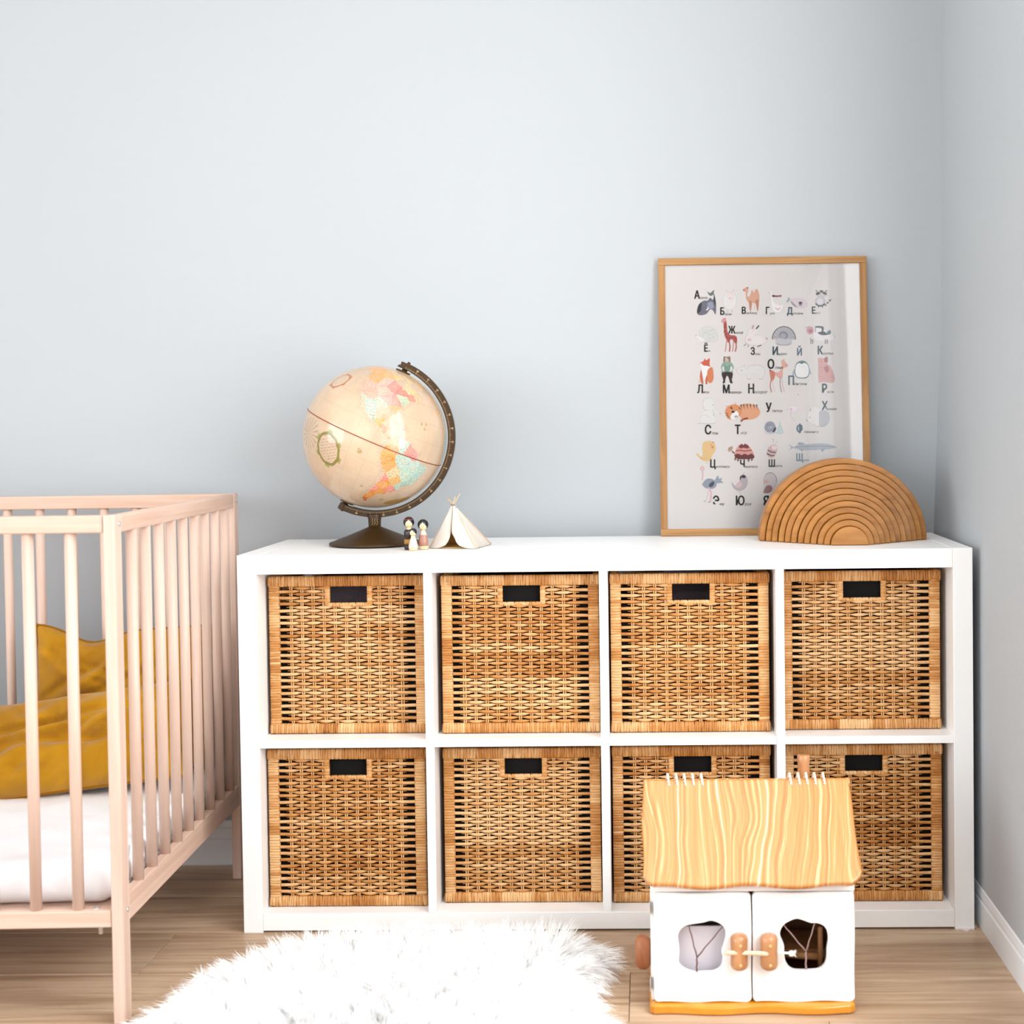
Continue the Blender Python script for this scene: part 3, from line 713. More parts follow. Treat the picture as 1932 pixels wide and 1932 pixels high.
AUS = [(114,-22),(122,-18),(130,-12),(136,-12),(142,-11),(146,-19),(153,-27),(150,-37),(140,-38),(130,-32),(116,-35)]
NZ = [(167,-46),(173,-41),(178,-38),(174,-35),(172,-43)]
seeds = [(-152,64,'e8a05c'),(-128,62,'e79a50'),(-112,64,'e8a45e'),(-95,70,'ddb878'),(-118,54,'e79c58'),(-106,54,'e6a898'),(-92,52,'de7f78'),(-80,50,'d9776f'),(-72,54,'cfb888'),(-62,54,'d8b27a'),(-66,47,'e07f6e'),(-60,47,'d8b27a'),
         (-118,42,'e3a090'),(-110,36,'e09a88'),(-100,42,'e6a796'),(-94,37,'d99a92'),(-84,38,'e28f84'),(-78,42,'a9c0a4'),(-82,31,'e6a070'),(-97,32,'a8b79e'),
         (-113,28,'9fb3a0'),(-104,26,'9db3a8'),(-100,19,'a3b4a4'),(-90,18,'e0a060'),(-87,13,'e08a6a'),(-82,9,'e39a70'),(-74,4,'e8a076'),(-66,7,'a9c2b0'),(-59,5,'e0857a'),(-55,4,'d98a8a'),(-78,-2,'e59a52'),(-76,-9,'e48f45'),(-71,-13,'e6974e'),
         (-65,-17,'cdb88c'),(-60,-5,'9fc0b4'),(-50,-8,'a4c3b6'),(-40,-8,'96bcb2'),(-52,-16,'aac6b6'),(-45,-19,'9ac0b2'),(-52,-26,'9fbfae'),(-58,-23,'d8a25a'),(-56,-32,'e2837a'),(-71,-24,'e0776c'),(-72,-35,'e08070'),(-66,-30,'dd9030'),(-64,-38,'dd8f34'),(-69,-46,'d8872e'),(-68,-53,'b8502c'),
         (-42,72,'d9b27c'),(-79,21,'e29a70'),(-71,19,'d98a80')]
sd = np.array([(s[0], s[1]) for s in seeds], float); sc = np.array([lin(s[2]) for s in seeds])
ocean = np.array(lin('c0a68b')); col = np.tile(ocean, (NLAT, NLON, 1))
mott = 0.5 * np.sin(LO * 0.11 + 2) * np.sin(LA * 0.13) + 0.5 * np.sin(LO * 0.043 + LA * 0.09)
col *= (1 + 0.05 * mott)[..., None]
land = np.zeros(LA.shape, bool); ed = np.full(LA.shape, 99.0)
for P_ in (NA, SA, GRN, BAF, VIC, ELL, CUB, HIS, NFL, AFR, EUR, AUS, NZ):
    A = np.array(P_, float); A = A + 0
    sub = (LO > A[:, 0].min() - 6) & (LO < A[:, 0].max() + 6) & (LA > A[:, 1].min() - 6) & (LA < A[:, 1].max() + 6)
    x = LO[sub] + 0.5 * np.sin(LA[sub] * 1.9) + 0.35 * np.sin(LA[sub] * 4.7 + LO[sub]); y = LA[sub] + 0.4 * np.sin(LO[sub] * 2.1) + 0.3 * np.sin(LO[sub] * 5.3)
    ins = inpoly(x, y, A); land[sub] |= ins
    d = np.full(x.shape, 99.0); cs = np.cos(np.radians(y))
    for i in range(len(A)):
        a, b = A[i - 1], A[i]; ab = b - a; t = np.clip(((x - a[0]) * ab[0] + (y - a[1]) * ab[1]) / (ab @ ab), 0, 1)
        d = np.minimum(d, np.hypot((x - a[0] - t * ab[0]) * cs, y - a[1] - t * ab[1]))
    ed[sub] = np.minimum(ed[sub], d)
dd = np.full(LA.shape, 1e9); idx = np.zeros(LA.shape, int); dd2 = dd.copy()
for k, (sx_, sy_) in enumerate(sd):
    q = ((LO - sx_) * np.cos(np.radians(LA))) ** 2 + (LA - sy_) ** 2
    new = q < dd; dd2 = np.where(new, dd, np.minimum(dd2, q)); dd = np.where(new, q, dd); idx = np.where(new, k, idx)
bdist = (np.sqrt(dd2) - np.sqrt(dd)) / 2
lc = sc[idx]; pale = lc * 0.55 + ocean * 0.50
wgt = np.exp(-np.minimum(ed, bdist) / 1.9)[..., None]
spk = rng.random(LA.shape); 
landcol = pale * (1 - wgt) + lc * wgt
landcol = np.where((spk < 0.26)[..., None], landcol * 0.60, landcol)
col = np.where(land[..., None], landcol, col)
halo = (~land) & (ed < 3.2)
col = np.where((halo & (spk < 0.28))[..., None], col * 0.80, col)
gr = ((np.abs((LO + 187.5) % 15 - 7.5) < 0.26) | (np.abs((LA + 97.5) % 15 - 7.5) < 0.26)) & ~land
col = np.where(gr[..., None], col * 0.90, col)
# printed cartouches, ships and wind rose; laid out in degrees round their own centres
def ll(px, py):        # offsets from the globe centre, in globe radii, as seen in front
    v = np.array([px, -math.sqrt(max(0, 1 - px * px - py * py)), py])
    ang = math.radians(11.2); v = np.array([v[0] * math.cos(ang) - v[1] * math.sin(ang), v[0] * math.sin(ang) + v[1] * math.cos(ang), v[2]])
    return v
def tang(c, roll=0.0):
    z = np.array([0, 0, 1.0]); e = np.cross(z, c); e /= np.linalg.norm(e); e = -e if e[0] < 0 else e; n_ = z - c * (z @ c); n_ /= np.linalg.norm(n_)
    X = (PT @ e); Y = (PT @ n_); X = np.where(PT @ c > 0.3, X, 9); cr, sr = math.cos(roll), math.sin(roll)
    return X * cr + Y * sr, -X * sr + Y * cr
def cartouche(px, py, rx, ry, roll, c1, c2, lines=True):
    global col
    X, Y = tang(ll(px, py), roll); R = np.hypot(X / rx, Y / ry); A_ = np.arctan2(Y, X)
    rr = R + 0.02 * np.sin(9 * A_) ; ring = (rr > 0.90) & (rr < 1.10); blob = (R > 0.95) & (R < 1.26 + 0.0 * R) & (np.sin(6 * A_ + 0.8) > 0.55)
    col = np.where(blob[..., None], np.array(lin(c2)), col); col = np.where(ring[..., None], np.array(lin(c1)), col)
    if lines:
        ins = (R < 0.82) & (np.abs((Y / ry * 5.5) % 1 - 0.5) < 0.16) & (np.sin(X * 900) > -0.6)
        col = np.where(ins[..., None], col * 0.66, col)
cartouche(-0.632, -0.150, 0.175, 0.215, 0.10, '7c7236', '8f8a4a')
cartouche(-0.455, 0.785, 0.145, 0.135, 0.35, 'a06a44', 'b07850')
cartouche(0.83, 0.42, 0.10, 0.13, -0.3, 'd0a070', 'd8b080', False)
for (px, py, s) in ((-0.205, -0.18, 0.035), (0.63, 0.17, 0.02), (0.69, 0.165, 0.02), (0.67, 0.10, 0.02), (-0.19, -0.66, 0.02), (0.07, -0.86, 0.03)):
    X, Y = tang(ll(px, py)); q = (((np.abs(X) < s) & (np.abs(Y + s * 0.3) < s * 0.35)) | ((np.abs(X) < s * 0.7) & (np.abs(Y) < s) & (spk < 0.5)))
    col = np.where(q[..., None], np.array(lin('a08a5c')), col)
X, Y = tang(ll(-0.88, 0.07)); R = np.hypot(X, Y); A_ = np.arctan2(Y, X); q = (R < 0.22) & (np.sin(A_ * 16) > 0.35)
col = np.where(q[..., None], col * 0.74, col)
X, Y = tang(ll(0.29, -0.90), 0.35); q = (np.hypot(X / 0.2, Y / 0.09) < 1); col = np.where(q[..., None], np.array(lin('a8834a')), col)
V = (PT * GR).reshape(-1, 3); i = np.arange(NLAT - 1)[:, None] * NLON; j = np.arange(NLON)[None]; j2 = (j + 1) % NLON
F = np.stack([i + j, i + j2, i + NLON + j2, i + NLON + j], -1).reshape(-1, 4)
me = bpy.data.meshes.new('sphere'); V = np.concatenate([V, [(-ga * GR).tolist(), (ga * GR).tolist()]])
ns, nn = NLAT * NLON, NLAT * NLON + 1
caps = [(ns, (q + 1) % NLON, q) for q in range(NLON)] + [(nn, (NLAT - 1) * NLON + q, (NLAT - 1) * NLON + (q + 1) % NLON) for q in range(NLON)]
nq = len(F); me.vertices.add(len(V)); me.vertices.foreach_set('co', V.ravel())
loops = np.concatenate([F.ravel(), np.array(caps).ravel()]); me.loops.add(len(loops)); me.loops.foreach_set('vertex_index', loops)
me.polygons.add(nq + len(caps)); me.polygons.foreach_set('loop_start', np.concatenate([np.arange(nq) * 4, nq * 4 + np.arange(len(caps)) * 3]))
me.polygons.foreach_set('loop_total', np.concatenate([np.full(nq, 4), np.full(len(caps), 3)])); me.update(calc_edges=True); me.validate()
me.polygons.foreach_set('use_smooth', [True] * len(me.polygons))
at = me.color_attributes.new(name='tint', type='FLOAT_COLOR', domain='POINT')
cc = np.ones((len(V), 4), np.float32); cc[:ns, :3] = np.clip(col.reshape(-1, 3), 0, 1); cc[ns:, :3] = ocean; at.data.foreach_set('color', cc.ravel())
def attr_mat(name, rough, spec=0.5, coat=0.0, coat_rough=0.05, mott=0.0):
    m = newmat(name, (1, 1, 1), rough, spec, coat=coat, coat_rough=coat_rough)
    a = N(m, 'ShaderNodeAttribute'); a.attribute_name = 'tint'; o = a.outputs['Color']
    if mott:
        f = noise(m, coords(m, (1, 1, 1)), 22, 5, 0.65); mr = N(m, 'ShaderNodeMapRange'); mr.inputs[3].default_value = 1 - mott; mr.inputs[4].default_value = 1 + mott
        L(m, f, mr.inputs[0]); s = N(m, 'ShaderNodeVectorMath', operation='SCALE'); L(m, o, s.inputs[0]); L(m, mr.outputs[0], s.inputs['Scale']); o = s.outputs[0]
    L(m, o, bsdf(m).inputs['Base Color']); return m
M_globe = attr_mat('globe_print', 0.5, 0.1, coat=0.9, coat_rough=0.12, mott=0.16)
me.materials.append(M_globe)
obj('sphere', me, gl, tuple(GC))
M_eq = newmat('equator_tape', lin('8a4414'), 0.4)
mb = MB(); mb.tube([GC + (ge * math.cos(a) + gf * math.sin(a)) * (GR + 0.0002) for a in np.linspace(0, 2 * PI, 181)], 0.0011, 8, caps=False)
obj('equator_line', mb.mesh('equator_line', M_eq), gl)
mb = MB(); mb.lathe([(0.0165, 0.0005), (0.0165, 0.0022), (0.0155, 0.003), (0.004, 0.0036), (0.004, 0.02)], 32)
me = mb.mesh('pole_cap', M_bronze)
Rg = Matrix.Rotation(GT, 3, 'Y').to_euler()
obj('pole_cap', me, gl, tuple(GC + ga * (GR - 0.0012)), Rg)
obj('pole_cap', me, gl, tuple(GC - ga * (GR - 0.0012)), Matrix.Rotation(GT + PI, 3, 'Y').to_euler())
# meridian arm: rectangular section with a raised inner lip, from pole to pole round the right side
def arm(r0, r1, hw, a0, a1, n=110):
    P = []
    for a in np.linspace(a0, a1, n):
        d = ga * math.cos(a) + ge * math.sin(a)
        P.append([GC + d * r1 + gf * hw, GC + d * r0 + gf * hw, GC + d * r0 - gf * hw, GC + d * r1 - gf * hw])
    return np.array(P)
mb = MB()
P = arm(0.1600, 0.1735, 0.0060, -0.06, PI + 0.075); mb.grid(P, wrap=True, smooth=False); mb.add(P[0], [(0, 1, 2, 3)]); mb.add(P[-1], [(3, 2, 1, 0)])
P = arm(0.1592, 0.1612, 0.0068, 0.10, PI - 0.10); mb.grid(P, wrap=True, smooth=False); mb.add(P[0], [(0, 1, 2, 3)]); mb.add(P[-1], [(3, 2, 1, 0)])
P = arm(0.1725, 0.1742, 0.0066, 0.06, PI + 0.02); mb.grid(P, wrap=True, smooth=False); mb.add(P[0], [(0, 1, 2, 3)]); mb.add(P[-1], [(3, 2, 1, 0)])
obj('meridian_arm', mb.mesh('meridian_arm', M_bronze), gl, bevel=0.0004, seg=1)
M_mark = newmat('engraved_marks', lin('c9a478'), 0.4, metal=0.0)
mb = MB()
for k in range(1, 180):
    a = math.radians(k); d = ga * math.cos(a) + ge * math.sin(a); tdir = -ga * math.sin(a) + ge * math.cos(a)
    big = k % 10 == 0; r0, r1 = 0.1620, (0.1682 if big else 0.1660 if k % 5 == 0 else 0.1650); hw = 0.00038 if big else 0.00024
    c0 = GC + gf * 0.00612
    mb.add([c0 + d * r0 - tdir * hw, c0 + d * r1 - tdir * hw, c0 + d * r1 + tdir * hw, c0 + d * r0 + tdir * hw], [(0, 1, 2, 3)])
obj('scale_marks', mb.mesh('scale_marks', M_mark), gl, kind='stuff')
# scale figures every ten degrees on the arm
def text_vf(s, size, bold=0.0, xs=1.0, res=3, shear=0.0):
    cu = bpy.data.curves.new('t', 'FONT'); cu.body = s; cu.size = size; cu.offset = bold; cu.resolution_u = res; cu.shear = shear
    ob = bpy.data.objects.new('t', cu); C.objects.link(ob)
    m_ = bpy.data.meshes.new_from_object(ob.evaluated_get(bpy.context.evaluated_depsgraph_get()))
    V = np.array([v.co[:] for v in m_.vertices]).reshape(-1, 3); F = [tuple(p.vertices) for p in m_.polygons]
    bpy.data.objects.remove(ob); bpy.data.curves.remove(cu); bpy.data.meshes.remove(m_)
    if len(V): V[:, 0] *= xs
    return V, F
mb = MB()
for k in range(10, 180, 10):
    s = str(abs(90 - k)); V, F = text_vf(s, 0.0052, 0.0001)
    a = math.radians(k); d = ga * math.cos(a) + ge * math.sin(a); tdir = -ga * math.sin(a) + ge * math.cos(a)
    V = V - np.array([V[:, 0].mean(), V[:, 1].mean(), 0]); W_ = [GC + gf * 0.00615 + d * (0.1700 + v[1] * 0.8) + tdir * v[0] for v in V]
    mb.add(W_, F)
obj('scale_figures', mb.mesh('scale_figures', M_mark), gl, kind='stuff')
# mounts at both poles
def local_box(mb, c, ax, hx, hy, hz):
    X_, Y_, Z_ = [np.array(a, float) for a in ax]; v = [c + X_ * sx * hx + Y_ * sy * hy + Z_ * sz * hz for sx in (-1, 1) for sy in (-1, 1) for sz in (-1, 1)]
    mb.add(v, [(0, 1, 3, 2), (4, 6, 7, 5), (0, 4, 5, 1), (2, 3, 7, 6), (0, 2, 6, 4), (1, 5, 7, 3)])
mb = MB()
nose = [(0.011, 0.1595), (-0.0155, 0.1600), (-0.0135, 0.1650), (-0.0060, 0.1660), (-0.0010, 0.1735), (0.012, 0.1735)]
for sgnf in (1,):
    a_ = [GC + ga * r + ge * x + gf * 0.0056 for x, r in nose]; b_ = [GC + ga * r + ge * x - gf * 0.0056 for x, r in nose]; n_ = len(nose)
    mb.add(a_ + b_, [tuple(range(n_)), tuple(range(n_, 2 * n_))[::-1]] + [(i, i + n_, (i + 1) % n_ + n_, (i + 1) % n_) for i in range(n_)])
obj('top_mount', mb.mesh('top_mount', M_bronze), gl, bevel=0.0006)
mb = MB(); mb.tube([GC + ga * r + ge * 0.0045 for r in (0.155, 0.166, 0.1772, 0.1780)], [0.0036, 0.0036, 0.0034, 0.0022], 14)
mb2 = MB(); mb2.tube([GC - ga * r - ge * 0.003 for r in (0.155, 0.166, 0.1750, 0.1765)], [0.0040, 0.0040, 0.0040, 0.0026], 14)
obj('pivot_pin', mb.mesh('pivot_pin', M_bronze), gl); obj('pivot_pin', mb2.mesh('pivot_pin', M_bronze), gl)
mb = MB(); local_box(mb, GC - ga * 0.1665 - ge * 0.006, (ge, gf, ga), 0.0042, 0.0070, 0.0082); obj('bottom_mount', mb.mesh('bottom_mount', M_bronze), gl, bevel=0.0012)
# base
mb = MB(); mb.lathe([(0.0, 0.0006), (0.093, 0.0006), (0.0975, 0.0018), (0.0982, 0.0040), (0.0965, 0.0065), (0.088, 0.0092), (0.060, 0.0195), (0.038, 0.0285), (0.024, 0.0345), (0.0145, 0.0385), (0.0130, 0.0400)], 64)
obj('base', mb.mesh('base', M_bronze), gl)
mb = MB(); mb.lathe([(0.0128, 0.0395), (0.0133, 0.0410), (0.0140, 0.055), (0.0158, 0.0655), (0.0150, 0.0668)], 40)
obj('stem', mb.mesh('stem', M_bronze), gl)
# flourish engraved on the stem
mb = MB()
for q in range(3):
    pts = []
    for t in np.linspace(0, 1, 16):
        a = math.radians(-105 + 20 * q + 16 * t + 6 * math.sin(6 * t)); z = 0.043 + 0.015 * t
        pts.append((0.0144 * math.cos(a), 0.0144 * math.sin(a), z + 0.001 * math.sin(9 * t + q)))
    mb.tube(pts, 0.00035, 5)
obj('flourish', mb.mesh('flourish', M_mark), gl, label='pale engraved flourish')

# ------------------------------------------------------------------ peg dolls
M_dollwood = newmat('doll_wood', lin('eccfa4'), 0.4, 0.4); M_hair = newmat('black_gloss_paint', (0.008, 0.008, 0.010), 0.25, 0.5)
def doll(name, label, loc, prof, zones, head, hairc, rot=0, extra=None):
    """prof: (r,z) lathe from foot to neck; zones: list of (zmax, material, part name); head: (z centre, radius)"""
    t = thing(name, label, 'doll', loc, (0, 0, rot), 'wooden peg dolls beside the globe')
    zs_ = [p[1] for p in prof]; z_prev = prof[0][1]
    rr = lambda z: float(np.interp(z, zs_, [p[0] for p in prof]))
    for zmax, mat, pn in zones:
        zz = sorted(set([z_prev, zmax] + [p[1] for p in prof if z_prev < p[1] < zmax]))
        mb = MB(); pr = [(max(rr(z), 1e-4), z) for z in zz]
        if pn == zones[0][2] : pr = [(max(pr[0][0] - 0.0006, 1e-4), pr[0][1])] + [(pr[0][0], pr[0][1] + 0.0006)] + pr[1:]
        mb.lathe(pr, 32); obj(pn, mb.mesh(pn, mat), t); z_prev = zmax
    hz, hr = head
    mb = MB(); mb.lathe([(hr * math.sin(a) * 1.0 + 1e-5, hz - hr * math.cos(a)) for a in np.linspace(0.0, PI, 20)], 32); obj('head', mb.mesh('head', M_dollwood), t)
    # hair: cap over crown, back and sides with a parted fringe
    mb = MB(); n, m = 40, 72; V = np.zeros((n, m, 3)); fr = []
    for i, th in enumerate(np.linspace(0, PI * 0.90, n)):
        for j in range(m):
            a = 2 * PI * j / m; V[i, j] = (math.sin(th) * math.cos(a), math.sin(th) * math.sin(a), math.cos(th))
    faces = []
    def covered(p):
        x, y, z = p
        if y > 0.12: return z > -0.75
        lim = hairc(x)
        return z > lim
    P = V.reshape(-1, 3); keep = []
    for i in range(n - 1):
        for j in range(m):
            q = (i * m + j, i * m + (j + 1) % m, (i + 1) * m + (j + 1) % m, (i + 1) * m + j)
            c_ = P[list(q)].mean(0)
            if covered(c_): keep.append(q)
    mb.add(P * (hr * 1.045) + np.array([0, 0, hz]), keep, smooth=True)
    obj('hair', mb.mesh('hair', M_hair), t, label='black painted hair with a parted fringe')
    if extra: extra(t)
    return t
fringe = lambda x: (0.52 - 1.1 * abs(x + 0.05) if abs(x) < 0.66 else -0.75) if abs(x) < 0.80 else -0.85
M_black = newmat('black_brown_paint', lin('241416'), 0.25, 0.5); M_ochre = newmat('ochre_paint', lin('a87428'), 0.3)
M_pink = newmat('pale_pink_paint', lin('eec2b2'), 0.3); M_mauve = newmat('mauve_paint', lin('a87766'), 0.3); M_red = newmat('red_line', lin('c8323c'), 0.4)
M_grey = newmat('grey_paint', lin('8c7e86'), 0.4)
def man_extra(t):
    mb = MB(); r = 0.01055; z = 0.0622
    mb.tube([(r * math.sin(a), -r * math.cos(a), z + 0.0004 * math.cos(a * 2)) for a in np.linspace(-0.9, 0.9, 16)], 0.00045, 6); obj('headband', mb.mesh('headband', M_red), t, label='thin red band across the forehead')
    mb = MB()
    pts = [(-0.0035, 0.035), (0.0005, 0.0385), (0.0035, 0.0355), (0.0038, 0.034), (0.0, 0.0335), (-0.0038, 0.0338)]
    mb.add([(x, -math.sqrt(max(0, 0.01045 ** 2 - x * x)) - 0.0002, z) for x, z in pts], [tuple(range(6))]); obj('badge', mb.mesh('badge', M_grey), t, label='small pale grey mountain shape on the chest')
doll('peg_doll', 'tallest peg doll in black coat with ochre band and red headband', (0.3305, 0.098, 0.7652),
     [(0.0098, 0), (0.0102, 0.003), (0.0104, 0.030), (0.0102, 0.037), (0.0085, 0.0405), (0.0045, 0.0425), (0.0040, 0.046)],
     [(0.0115, M_black, 'coat_hem'), (0.0215, M_ochre, 'belt'), (0.0415, M_black, 'coat'), (0.046, M_dollwood, 'neck')], (0.0565, 0.0108), fringe, 0.15, man_extra)
doll('peg_doll', 'peg doll with a mauve dress over natural wood feet, next to the tent', (0.3590, 0.104, 0.7652),
     [(0.0098, 0), (0.0100, 0.0065), (0.0104, 0.0068), (0.0098, 0.016), (0.0080, 0.028), (0.0062, 0.0335), (0.0045, 0.0370), (0.0042, 0.040)],
     [(0.0066, M_dollwood, 'foot'), (0.0290, M_mauve, 'dress'), (0.040, M_pink, 'neck')], (0.0505, 0.0108), fringe, 0.1)
doll('peg_doll', 'smallest peg doll in a pale pink dress, standing in front of the other two', (0.3430, 0.074, 0.7652),
     [(0.0086, 0), (0.0089, 0.0045), (0.0096, 0.0050), (0.0092, 0.011), (0.0068, 0.021), (0.0050, 0.0255), (0.0045, 0.027), (0.0045, 0.0300)],
     [(0.0046, M_dollwood, 'foot'), (0.0262, M_pink, 'dress'), (0.030, M_dollwood, 'neck')], (0.0375, 0.0078), lambda x: (0.62 - 1.05 * abs(x + 0.22)) if abs(x) < 0.80 else -0.5, 0.1)

# ------------------------------------------------------------------ little tent
M_canvas = newmat('ivory_canvas', lin('d9d2c8'), 0.9, 0.1)
_nt = M_canvas.node_tree; _b = bsdf(M_canvas); _tr = N(M_canvas, 'ShaderNodeBsdfTranslucent'); _tr.inputs[0].default_value = (*lin('f0dcb4'), 1)
_mx = N(M_canvas, 'ShaderNodeMixShader'); _mx.inputs[0].default_value = 0.22
L(M_canvas, _b.outputs[0], _mx.inputs[1]); L(M_canvas, _tr.outputs[0], _mx.inputs[2]); L(M_canvas, _mx.outputs[0], M_canvas.node_tree.nodes['Material Output'].inputs[0])
bump(M_canvas, noise(M_canvas, coords(M_canvas, (1, 1, 1)), 60, 4, 0.6, 0.5), 0.3, 0.003)
M_inside_tan = newmat('tan_inside_light', lin('d6b67c'), 0.9, 0.1)  # tan of light passing through the canvas, put into the colour
M_stick = wood('thin_stick', 'e4b98a', 'cc9a66', (60, 60, 6), 0.6)
tp = thing('toy_tent', 'small white canvas teepee tent with crossed sticks, open at the front', 'toy tent', (0.424, 0.150, 0.7652))
FL, FR, BR, BL = np.array([-0.0560, -0.026, 0]), np.array([0.0445, -0.050, 0]), np.array([0.0655, 0.046, 0]), np.array([-0.0450, 0.052, 0])
AP = np.array([-0.009, 0.0, 0.0865])
def cloth_panel(name, P0, P1, apex0, apex1, sag, hem=None, mat=M_canvas):
    n, m = 18, 14; G = np.zeros((n, m, 3))
    for i in range(n):
        for j in range(m):
            s, t = i / (n - 1), j / (m - 1)
            base = P0 * (1 - t) + P1 * t; ap = apex0 * (1 - t) + apex1 * t
            p = base * (1 - s) + ap * s; nrm = np.cross(P1 - P0, apex0 - P0); nrm = nrm / np.linalg.norm(nrm)
            p = p + nrm * (sag * math.sin(PI * t) * math.sin(PI * s * 0.8 + 0.3) + 0.0008 * math.sin(9 * t + 3 * s))
            G[i, j] = p
    mb = MB(); mb.grid(G); return obj(name, mb.mesh(name, mat), tp, solid=0.0007)
def aof(d): return AP + np.array(d)
aFL, aFR, aBR, aBL = aof((-0.0022, -0.002, 0)), aof((0.0035, -0.002, 0)), aof((0.005, 0.001, -0.001)), aof((-0.002, 0.002, 0))
cloth_panel('side_panel', BL, FL, aBL, aFL, 0.0025); cloth_panel('side_panel', FR, BR, aFR, aBR, 0.0015)
cloth_panel('back_panel', BR, BL, aBR, aBL, 0.001, mat=M_inside_tan)
# front flaps: the opening is a gap that closes towards the top
def flap(name, P0, a0, inner_pts, sgn):
    n, m = 24, 10; G = np.zeros((n, m, 3))
    for i in range(n):
        s = i / (n - 1)
        outer = P0 * (1 - s) + a0 * s
        k = s * (len(inner_pts) - 1); q = min(int(k), len(inner_pts) - 2); inner = np.array(inner_pts[q]) * (1 - (k - q)) + np.array(inner_pts[q + 1]) * (k - q)
        for j in range(m):
            t = j / (m - 1); G[i, j] = outer * (1 - t) + inner * t + np.array([0, -0.0028 * math.sin(PI * t) * (1 - s) - 0.0012 * t * math.sin(8 * s), 0])
    mb = MB(); mb.grid(G); return obj(name, mb.mesh(name, M_canvas), tp, solid=0.0007)
flap('front_flap', FL, aFL, [(-0.0360, -0.034, 0.0), (-0.0210, -0.037, 0.006), (-0.0155, -0.034, 0.013), (-0.0120, -0.031, 0.022), (-0.0105, -0.027, 0.031), (-0.0100, -0.022, 0.042), (-0.0095, -0.015, 0.055), (-0.009, -0.008, 0.070), tuple(aFL + np.array([0.002, -0.001, 0]))], -1)
flap('front_flap', FR, aFR, [(0.0250, -0.049, 0.0), (0.0100, -0.048, 0.006), (0.0030, -0.044, 0.013), (-0.0010, -0.040, 0.022), (-0.0075, -0.034, 0.031), (-0.0085, -0.028, 0.042), (-0.0085, -0.020, 0.055), (-0.0080, -0.012, 0.070), tuple(aFL + np.array([0.003, -0.002, 0]))], 1)
mb = MB(); mb.add([FL * 0.98 + (0, 0, 0.0006), FR * 0.98 + (0, 0, 0.0006), BR * 0.98 + (0, 0, 0.0006), BL * 0.98 + (0, 0, 0.0006)], [(0, 1, 2, 3)])
obj('groundsheet', mb.mesh('groundsheet', M_inside_tan), tp, solid=0.0008)
for P0, ov, off in ((FL, 0.030, (0.0010, -0.0012, 0)), (FR, 0.020, (0.0000, -0.0016, 0.0)), (BR, 0.021, (0.0030, 0.0014, 0)), (BL, 0.024, (-0.001, 0.0010, 0))):
    a_ = AP + np.array(off); d = a_ - P0; d /= np.linalg.norm(d); mb = MB(); p0_ = P0 + np.array([0, 0, 0.0012])
    mb.tube([p0_, (p0_ + a_) / 2, a_ + d * ov], 0.00085, 8); obj('pole', mb.mesh('pole', M_stick), tp)
M_cord = newmat('grey_cord', lin('8f8478'), 0.9)
mb = MB()
for k, zc in enumerate((0.0, 0.0016, 0.0031)):
    mb.tube([AP + np.array([0.0035 * math.cos(a), 0.0030 * math.sin(a), zc + 0.0004 * math.sin(2 * a)]) for a in np.linspace(0, 2 * PI, 24)], 0.0008, 6, caps=False)
mb.tube([AP + np.array([0.0075 + 0.0012 * math.cos(a), -0.002 + 0.0012 * math.sin(a), -0.0035]) for a in np.linspace(0, 2 * PI, 12)], 0.0007, 6, caps=False)
obj('tie_cord', mb.mesh('tie_cord', M_cord), tp, label='grey cord tied round the crossing')

# ------------------------------------------------------------------ framed alphabet poster
M_oak = wood('oak_frame', 'a87c48', '8f6434', (9, 60, 9), 0.45, dark='8d5f2f')
M_oakx = wood('oak_frame_x', 'aa7e4a', '926838', (3, 70, 70), 0.45, dark='94683a')
M_oakz = wood('oak_frame_z', 'a67a48', '8c6030', (40, 40, 3), 0.45, dark='85571f')
PWd, PHt, FWd = 0.4765, 0.6365, 0.0155
pic = thing('framed_poster', 'animal alphabet poster in an oak frame with glass, leaning on the wall', 'picture', (0.8548, 0.3655, 0.7655), (-math.radians(5.35), math.radians(0.12), math.radians(-0.2)))
def pbox(name, b, mat, bev=0.0008, **kw): return boxo(name, b, mat, pic, bev, **kw)
pbox('frame_rail', (0, PWd, 0, 0.021, 0, FWd), M_oakx); pbox('frame_rail', (0, PWd, 0, 0.021, PHt - FWd, PHt), M_oakx)
pbox('frame_rail', (0, FWd, 0, 0.0212, FWd + 0.0002, PHt - FWd - 0.0002), M_oakz); pbox('frame_rail', (PWd - FWd, PWd, 0, 0.0212, FWd + 0.0002, PHt - FWd - 0.0002), M_oakz)
M_paper = newmat('poster_paper', lin('e2dbd7'), 0.8, 0.2); M_back = newmat('frame_backing', lin('8d7a62'), 0.9)
pbox('backing_board', (FWd - 0.003, PWd - FWd + 0.003, 0.0085, 0.016, FWd - 0.003, PHt - FWd + 0.003), M_back, 0)
pbox('poster', (FWd - 0.002, PWd - FWd + 0.002, 0.0068, 0.0080, FWd - 0.002, PHt - FWd + 0.002), M_paper, 0)
M_glass = bpy.data.materials.new('clear_pane'); M_glass.use_nodes = True; _nt = M_glass.node_tree; _nt.nodes.clear()
_o = _nt.nodes.new('ShaderNodeOutputMaterial'); _t = _nt.nodes.new('ShaderNodeBsdfTransparent'); _g = _nt.nodes.new('ShaderNodeBsdfGlossy'); _g.inputs['Roughness'].default_value = 0.012
_f = _nt.nodes.new('ShaderNodeFresnel'); _f.inputs[0].default_value = 1.5; _x = _nt.nodes.new('ShaderNodeMixShader')
_nt.links.new(_f.outputs[0], _x.inputs[0]); _nt.links.new(_t.outputs[0], _x.inputs[1]); _nt.links.new(_g.outputs[0], _x.inputs[2]); _nt.links.new(_x.outputs[0], _o.inputs[0])
